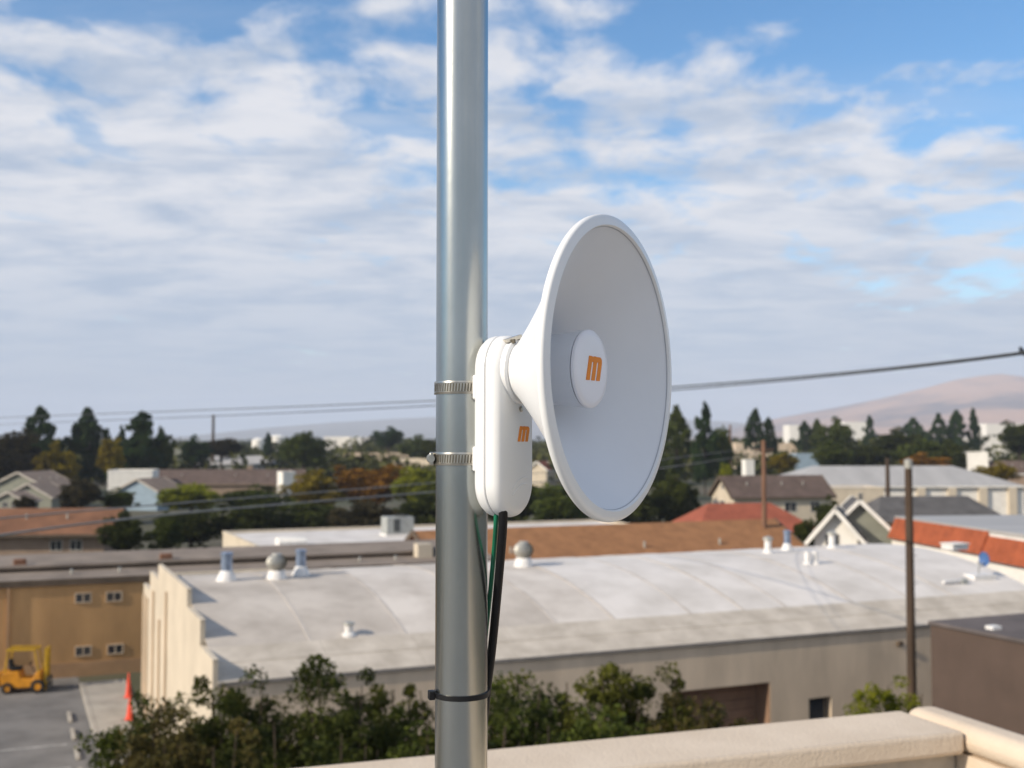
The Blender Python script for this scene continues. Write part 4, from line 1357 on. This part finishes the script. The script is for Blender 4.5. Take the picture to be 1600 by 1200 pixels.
cone(207, 1083, 1.15, 'orange red traffic cone on the concrete by the stepped wall', 55.3)
cone(209, 1114, 0.95, 'traffic cone half hidden behind the leftmost shrub', 51.0)
for i in range(4):
    p = WS + U * -3.3 + V * (19.3 - 3.2 * i)
    ws_ = MB().prism([(-0.9, 0.012), (0.9, 0.012), (0.85, 0.14), (-0.85, 0.14)], 'x', -0.08, 0.08).build('wheel_stop', M['concrete'], None, bevel=0.02)
    ws_.location = p
    ws_.rotation_euler = (0, 0, ALPHA)
    tag(ws_, ('farthest', 'second farthest', 'third farthest', 'nearest')[i] + ' concrete wheel stop along the right of the parking lot', 'wheel stop', 'wheel stops in the parking lot')

# ------------------------------------------------------------------ the roof we stand on: deck and parapets
ZP = 11.4
CR = P(1449, 1118, 1)
cd = 1.0 * FPX / (1112 - 685.0)
PC = Vector((X(1452, cd), cd, 0))             # outer corner of the parapet, in plan
own = empty('roof_terrace', (PC.x, PC.y, 0), R(19.5), 'own flat rooftop with grey membrane under the mast', 'rooftop')
own['kind'] = 'structure'
MB().box(-16, -0.28, -15, -0.28, 10.55, 10.75).build('deck', M['deck'], own)
MB().box(-16, -0.02, -15, -0.02, 0.0, 10.548).build('building_wall', M['stucco_in'], own)
fp = empty('parapet', (PC.x, PC.y, 10.75), R(19.5), 'cream rounded parapet running across the bottom right', 'parapet')
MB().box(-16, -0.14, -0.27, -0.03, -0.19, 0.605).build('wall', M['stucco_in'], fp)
MB().box(-16, -0.145, -0.33, 0.0, 0.605, 0.682).build('coping', M['coping'], fp, bevel=0.016, seg=3)
sp = empty('side_parapet', (PC.x, PC.y, 10.75), R(19.5), 'cream side parapet meeting the other at the corner', 'parapet')
MB().box(-0.130, -0.008, -15, -0.008, -0.19, 0.60).build('wall', M['coping'], sp)
MB().box(-0.140, 0.0, -15, 0.0, 0.60, 0.695).build('coping', M['coping'], sp, bevel=0.046, seg=5)

# ------------------------------------------------------------------ mast
MX, MY, MR = X(721.5, 1.130), 1.130, 0.0254
mast = empty('mast', (MX, MY, 10.75), 0, 'galvanised steel mast pole standing upright through the picture', 'pole')
MB().lathe([(0.0, MR), (3.6, MR), (3.6, MR - 0.003)], 72).build('tube', M['galv'], mast, smooth=True)
MB().lathe([(3.59, MR + 0.002), (3.615, MR + 0.002), (3.62, 0.0)], 48).build('cap', M['rubber'], mast, smooth=True)
MB().box(-0.11, 0.11, -0.11, 0.11, 0.0, 0.012).build('base_plate', M['galv'], mast, bevel=0.002)
for sx in (-1, 1):
    for sy in (-1, 1):
        MB().lathe([(0.012, 0.011), (0.022, 0.011), (0.026, 0.006)], 6, 'z', (sx * 0.085, sy * 0.085, 0)).build('bolt', M['steel'], mast)

# ------------------------------------------------------------------ antenna
AXZ = -R(29.6)
ax = Vector((math.cos(AXZ), math.sin(AXZ), 0))
RC = P(963.0, 575, 1.052)                     # centre of the dish rim
BX = 0.0                                      # local x runs along the beam, origin at the rim centre
an = empty('dish_antenna', RC, AXZ, 'white microwave dish antenna with radio box clamped to the mast', 'antenna')
RO = 0.1405


def dishx(r):
    return -0.1249 + 0.1225 * (r / 0.130) ** 0.8


inner = [(dishx(r), r) for r in np.linspace(0.026, 0.1292, 26)]
lip = [(-0.0008, 0.1297), (0.0004, 0.1306), (-0.0002, 0.1345), (-0.0012, 0.1385), (-0.0024, 0.1400), (-0.0045, RO), (-0.0072, 0.1402), (-0.0082, 0.1392), (-0.0082, 0.1375)]
outer = [(dishx(r) - 0.0052, r + 0.0022) for r in np.linspace(0.1325, 0.027, 22)]
hub = [(-0.0972, 0.0282), (-0.0990, 0.0270), (-0.0995, 0.0250)]
rfm = MB().lathe(inner, 128, 'x')
back = MB().lathe([inner[-1]] + lip + outer + hub, 128, 'x')
back.f = [f for f in back.f if len(f) == 4]
rfm.f = [f for f in rfm.f if len(f) == 4]
bk = back.build('reflector', M['plastic'], an, smooth=True, angle=50)
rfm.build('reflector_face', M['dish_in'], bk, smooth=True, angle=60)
MB().lathe([(dishx(0.1288) + 0.0004, 0.1288), (dishx(0.1288) + 0.0012, 0.1291), (dishx(0.1288) + 0.0012, 0.1296), (dishx(0.1288) + 0.0004, 0.1297)], 128, 'x', close=True).build('rim_groove', M['seam'], bk, smooth=True)
fe = MB().lathe([(-0.0860, 0.0300), (-0.070, 0.0325), (-0.045, 0.0345), (-0.031, 0.0362), (-0.0295, 0.0362)], 96, 'x')
fe = fe.build('feed', M['dish_in'], an, smooth=True, angle=40)
MB().lathe([(-0.0293, 0.0350), (-0.0285, 0.0350)], 96, 'x').build('feed_seam', M['seam'], fe, smooth=True)
MB().lathe([(-0.0284, 0.0364), (-0.0262, 0.0364), (-0.0250, 0.0352), (-0.0245, 0.030), (-0.0242, 0.0)], 96, 'x').build('feed_cap', M['plastic_lip'], fe, smooth=True, angle=50)


def logo(parent, x, yc, zc, h, w, flip=False):
    """slanted lower case m of three strokes joined at the top, lying on a face that looks along +x"""
    m = MB()
    sl = 0.30 * h
    sw = w * 0.245
    th = 0.0006

    def quad(y0, y1, z0, z1):
        # y grows to the viewer's right
        f = lambda y, z: (y + sl * (z / h), z)
        pts = [f(y0, z0), f(y1, z0), f(y1, z1), f(y0, z1)]
        m.prism([(yc + p[0], zc + p[1]) for p in pts], 'x', x, x + th)

    def stroke(y0, zt, rnd_):
        f = lambda y, z: (yc + y + sl * (z / h), zc + z)
        pts = [f(y0, -h / 2), f(y0 + sw, -h / 2), f(y0 + sw, zt - rnd_)]
        pts += [f(y0 + sw - rnd_ * (1 - math.cos(a)), zt - rnd_ + rnd_ * math.sin(a)) for a in (0.5, 1.0, 1.57)]
        pts += [f(y0, zt)]
        m.prism(pts, 'x', x, x + th)
    stroke(-w / 2, h / 2, sw * 0.3)
    stroke(-sw / 2, h / 2, sw * 0.55)
    stroke(w / 2 - sw, h / 2 - 0.02 * h, sw * 0.8)
    x += 0.00012
    quad(-w / 2 + sw * 0.5, w / 2 - sw * 0.7, h / 2 - 0.24 * h, h / 2 - 0.015 * h)
    return m.build('logo', M['orange'], parent)


logo(fe, -0.0243, 0.004, 0.0005, 0.0225, 0.0285)


def rrect(w, z0, z1, rad, inset, n=10):
    pts = []
    hw = w / 2 - inset
    a0, a1 = z0 + inset, z1 - inset
    rd_ = max(rad - inset, 0.001)
    for cy_, cz_, s0 in ((hw - rd_, a1 - rd_, 0), (-hw + rd_, a1 - rd_, PI / 2), (-hw + rd_, a0 + rd_, PI), (hw - rd_, a0 + rd_, 1.5 * PI)):
        for k in range(n + 1):
            q = s0 + PI / 2 * k / n
            pts.append((cy_ + rd_ * math.cos(q), cz_ + rd_ * math.sin(q)))
    return pts


def loft(stations, w, z0, z1, rad):
    m = MB()
    rings = [[(x, p[0], p[1]) for p in rrect(w, z0, z1, rad, ins)] for x, ins in stations]
    n = len(rings[0])
    vs = [p for r_ in rings for p in r_]
    fs = []
    for i in range(len(rings) - 1):
        for k in range(n):
            k2 = (k + 1) % n
            fs.append((i * n + k, i * n + k2, (i + 1) * n + k2, (i + 1) * n + k))
    fs.append(tuple(range(n))[::-1])
    fs.append(tuple((len(rings) - 1) * n + k for k in range(n)))
    return m.add(vs, fs)


BZ0, BZ1, BW, BR_ = -0.1395, 0.0345, 0.070, 0.0335
XB, XF = -0.1345, -0.1025
rh = loft([(XB, 0.009), (XB + 0.002, 0.004), (XB + 0.006, 0.001), (XB + 0.010, 0.0), (-0.1205, 0.0), (-0.1198, 0.0008)], BW, BZ0, BZ1, BR_).build('radio_back_shell', M['plastic'], an, smooth=True, angle=40)
loft([(-0.1202, 0.0022), (-0.1186, 0.0022)], BW, BZ0, BZ1, BR_).build('seam_gasket', M['seam'], rh, smooth=True)
fs_ = loft([(-0.1190, 0.0008), (-0.1183, 0.0), (-0.1110, 0.0), (-0.1075, 0.0012), (-0.1048, 0.0038), (-0.1032, 0.0075), (XF, 0.0125)], BW, BZ0, BZ1, BR_).build('radio_front_shell', M['plastic'], an, smooth=True, angle=40)
logo(fs_, XF - 0.0001, 0.010, -0.0600, 0.0148, 0.0195)
for k, (zc_, rr_) in enumerate(((-0.112, 0.022), (-0.118, 0.022))):
    path = [(XF, -0.012 + 0.030 * t, zc_ + 0.006 * math.sin(t * PI * 0.8) + 0.006 * t) for t in np.linspace(0, 1, 12)]
    MB().tube(path, 0.0007, 6).build('embossed_line', M['plastic'], fs_, smooth=True)
# collar between the box and the dish
ck = MB().lathe([(XF - 0.004, 0.0315), (-0.1002, 0.0312), (-0.0990, 0.0298), (-0.0984, 0.0270), (-0.0984, 0.0240)], 64, 'x').build('collar', M['plastic'], an, smooth=True)
for q in (R(58), R(78)):
    MB().bar((-0.1080, 0.030 * math.cos(q) * -1, 0.0305 * math.sin(q)), (-0.0975, 0.030 * math.cos(q) * -1, 0.0325 * math.sin(q)), 0.0025, 0.004).build('latch_bar', M['slot'], ck)
MB().bar((-0.1060, -0.020, 0.0275), (-0.0985, -0.004, 0.0330), 0.006, 0.0035).build('latch', M['steel'], ck)
MB().lathe([(XF - 0.001, 0.0028), (XF + 0.0014, 0.0028), (XF + 0.002, 0.0018)], 12, 'x', (0, 0.004, -0.036)).build('screw', M['steel'], fs_)
# saddle foot against the mast
mloc = Vector((MX, MY, 0)) - Vector((RC.x, RC.y, 0))
lx, ly = mloc.dot(ax), mloc.dot(Vector((-ax.y, ax.x, 0)))
ZC1, ZC2 = P(710, 605, 1.105).z, P(710, 717, 1.105).z
for zc_ in (ZC1, ZC2):
    z_ = zc_ - RC.z
    MB().box(lx + MR * 0.86, XB + 0.003, ly - 0.017, ly + 0.017, z_ - 0.012, z_ + 0.012).build('mount_foot', M['plastic'], an, bevel=0.002)
MB().box(lx + MR * 0.98, XB + 0.002, ly - 0.012, ly + 0.012, ZC2 - RC.z + 0.012, ZC1 - RC.z - 0.012).build('mount_rib', M['plastic'], an, bevel=0.002)


# ------------------------------------------------------------------ hose clamps
def clamp(zc, screw_q, label, tail=True):
    r_ = empty('hose_clamp', (MX, MY, zc), 0, label, 'hose clamp', 'hose clamps on the mast')
    h = 0.0062
    R0 = MR + 0.0004
    bnd = MB().lathe([(-h, R0), (-h, R0 + 0.0013), (-h * 0.72, R0 + 0.0016), (-h * 0.66, R0 + 0.0010), (h * 0.66, R0 + 0.0010), (h * 0.72, R0 + 0.0016), (h, R0 + 0.0013), (h, R0)], 96, close=True)
    bnd = bnd.build('band', M['steel'], r_, smooth=True, angle=30)
    sl_ = MB()
    for k in range(58):
        q = 2 * PI * k / 58
        c, s = math.cos(q), math.sin(q)
        ra, rb = R0 + 0.0008, R0 + 0.00118
        vs = []
        for rr_ in (ra, rb):
            for dz, sk in ((-h * 0.60, -0.0003), (h * 0.60, 0.0003)):
                for dt in (-0.00062, 0.00062):
                    vs.append((rr_ * c - (dt + sk) * s, rr_ * s + (dt + sk) * c, dz))
        sl_.add(vs, [(0, 1, 3, 2), (4, 6, 7, 5), (0, 4, 5, 1), (2, 3, 7, 6), (0, 2, 6, 4), (1, 5, 7, 3)])
    sl_.build('slots', M['slot'], bnd)
    c, s = math.cos(screw_q), math.sin(screw_q)
    hs = MB().box(-0.0070, 0.0070, 0.0, 0.0048, -0.0062, 0.0062).build('screw_housing', M['steel'], r_, bevel=0.0012)
    hs.location = ((R0 + 0.0010) * c, (R0 + 0.0010) * s, 0)
    hs.rotation_euler = (0, 0, screw_q - PI / 2)
    sw_ = MB().lathe([(-0.012, 0.0036), (0.0078, 0.0036), (0.0080, 0.0048), (0.0118, 0.0048), (0.0124, 0.0038)], 14, 'x', (0, 0.0030, 0)).build('screw', M['steel'], hs, smooth=True)
    return r_


clamp(ZC1, R(80), 'upper perforated steel hose clamp on the mast')
clamp(ZC2, R(184), 'lower perforated steel hose clamp with its screw at the left')

# ------------------------------------------------------------------ cables and tie
def smooth_path(pts, n=40):
    pts = [Vector(p) for p in pts]
    out = []
    for i in range(len(pts) - 1):
        p0, p1, p2, p3 = pts[max(i - 1, 0)], pts[i], pts[i + 1], pts[min(i + 2, len(pts) - 1)]
        for k in range(n // (len(pts) - 1) + 1):
            t = k / (n // (len(pts) - 1) + 1)
            out.append(0.5 * ((2 * p1) + (-p0 + p2) * t + (2 * p0 - 5 * p1 + 4 * p2 - p3) * t * t + (-p0 + 3 * p1 - 3 * p2 + p3) * t ** 3))
    out.append(pts[-1])
    return out


bcab = [P(786, 795, 1.092), P(786, 815, 1.095), P(783, 860, 1.108), P(775, 950, 1.135), P(768, 1020, 1.152), P(760, 1085, 1.161), P(750, 1200, 1.161), P(745, 1340, 1.160)]
bc = MB().tube(smooth_path(bcab, 60), 0.0043, 14).build('data_cable', M['rubber'], None, smooth=True)
tag(bc, 'black data cable hanging from the radio box behind the mast', 'cable')
gcab = [P(775, 796, 1.100), P(775, 815, 1.102), P(772, 860, 1.118), P(765.5, 930, 1.140), P(758, 1000, 1.160), P(750, 1085, 1.164), P(738, 1200, 1.161), P(730, 1340, 1.160)]
gc = MB().tube(smooth_path(gcab, 60), 0.0024, 12).build('ground_wire', M['green_wire'], None, smooth=True)
tag(gc, 'thin green ground wire beside the black cable', 'cable')

zt_ = P(720, 1083, 1.13).z
tie = empty('cable_tie', (MX, MY, zt_), 0, 'black plastic cable tie round the lower mast', 'cable tie')
m = MB()
ring = []
nn = 96
for k in range(nn):
    q = 2 * PI * k / nn
    bump = 0.0115 * max(0.0, math.cos(q - R(75))) ** 3.0
    ring.append((q, MR + 0.0002 + bump))
vs, fs = [], []
for q, r0 in ring:
    for rr_, dz in ((r0, -0.0024), (r0 + 0.0013, -0.0024), (r0 + 0.0013, 0.0024), (r0, 0.0024)):
        vs.append((rr_ * math.cos(q), rr_ * math.sin(q), dz))
for k in range(nn):
    k2 = (k + 1) % nn
    for j in range(4):
        j2 = (j + 1) % 4
        fs.append((k * 4 + j, k * 4 + j2, k2 * 4 + j2, k2 * 4 + j))
m.add(vs, fs)
m.build('strap', M['rubber'], tie, smooth=True, angle=50)
hd = MB().box(-0.0045, 0.0045, 0.0, 0.0058, -0.0042, 0.0042).build('head', M['rubber'], tie, bevel=0.0008)
hd.location = ((MR + 0.0012) * math.cos(R(196)), (MR + 0.0012) * math.sin(R(196)), 0.0)
hd.rotation_euler = (0, 0, R(196) - PI / 2)

# ------------------------------------------------------------------ haze
HZ = True
if HZ:
    hb = MB().box(-13500, 13500, -600, 13000, -1.5, 470)
    hm = bpy.data.materials.new('haze_air')
    hm.use_nodes = True
    t = hm.node_tree
    t.nodes.clear()
    pv = t.nodes.new('ShaderNodeVolumePrincipled')
    pv.inputs['Color'].default_value = (0.80, 0.87, 1.0, 1)
    pv.inputs['Density'].default_value = 0.00012
    pv.inputs['Anisotropy'].default_value = 0.0
    oo = t.nodes.new('ShaderNodeOutputMaterial')
    t.links.new(pv.outputs[0], oo.inputs['Volume'])
    ho = hb.build('haze', hm)
    tag(ho, 'thin pale haze over the far town and hills', 'haze', kind='stuff')
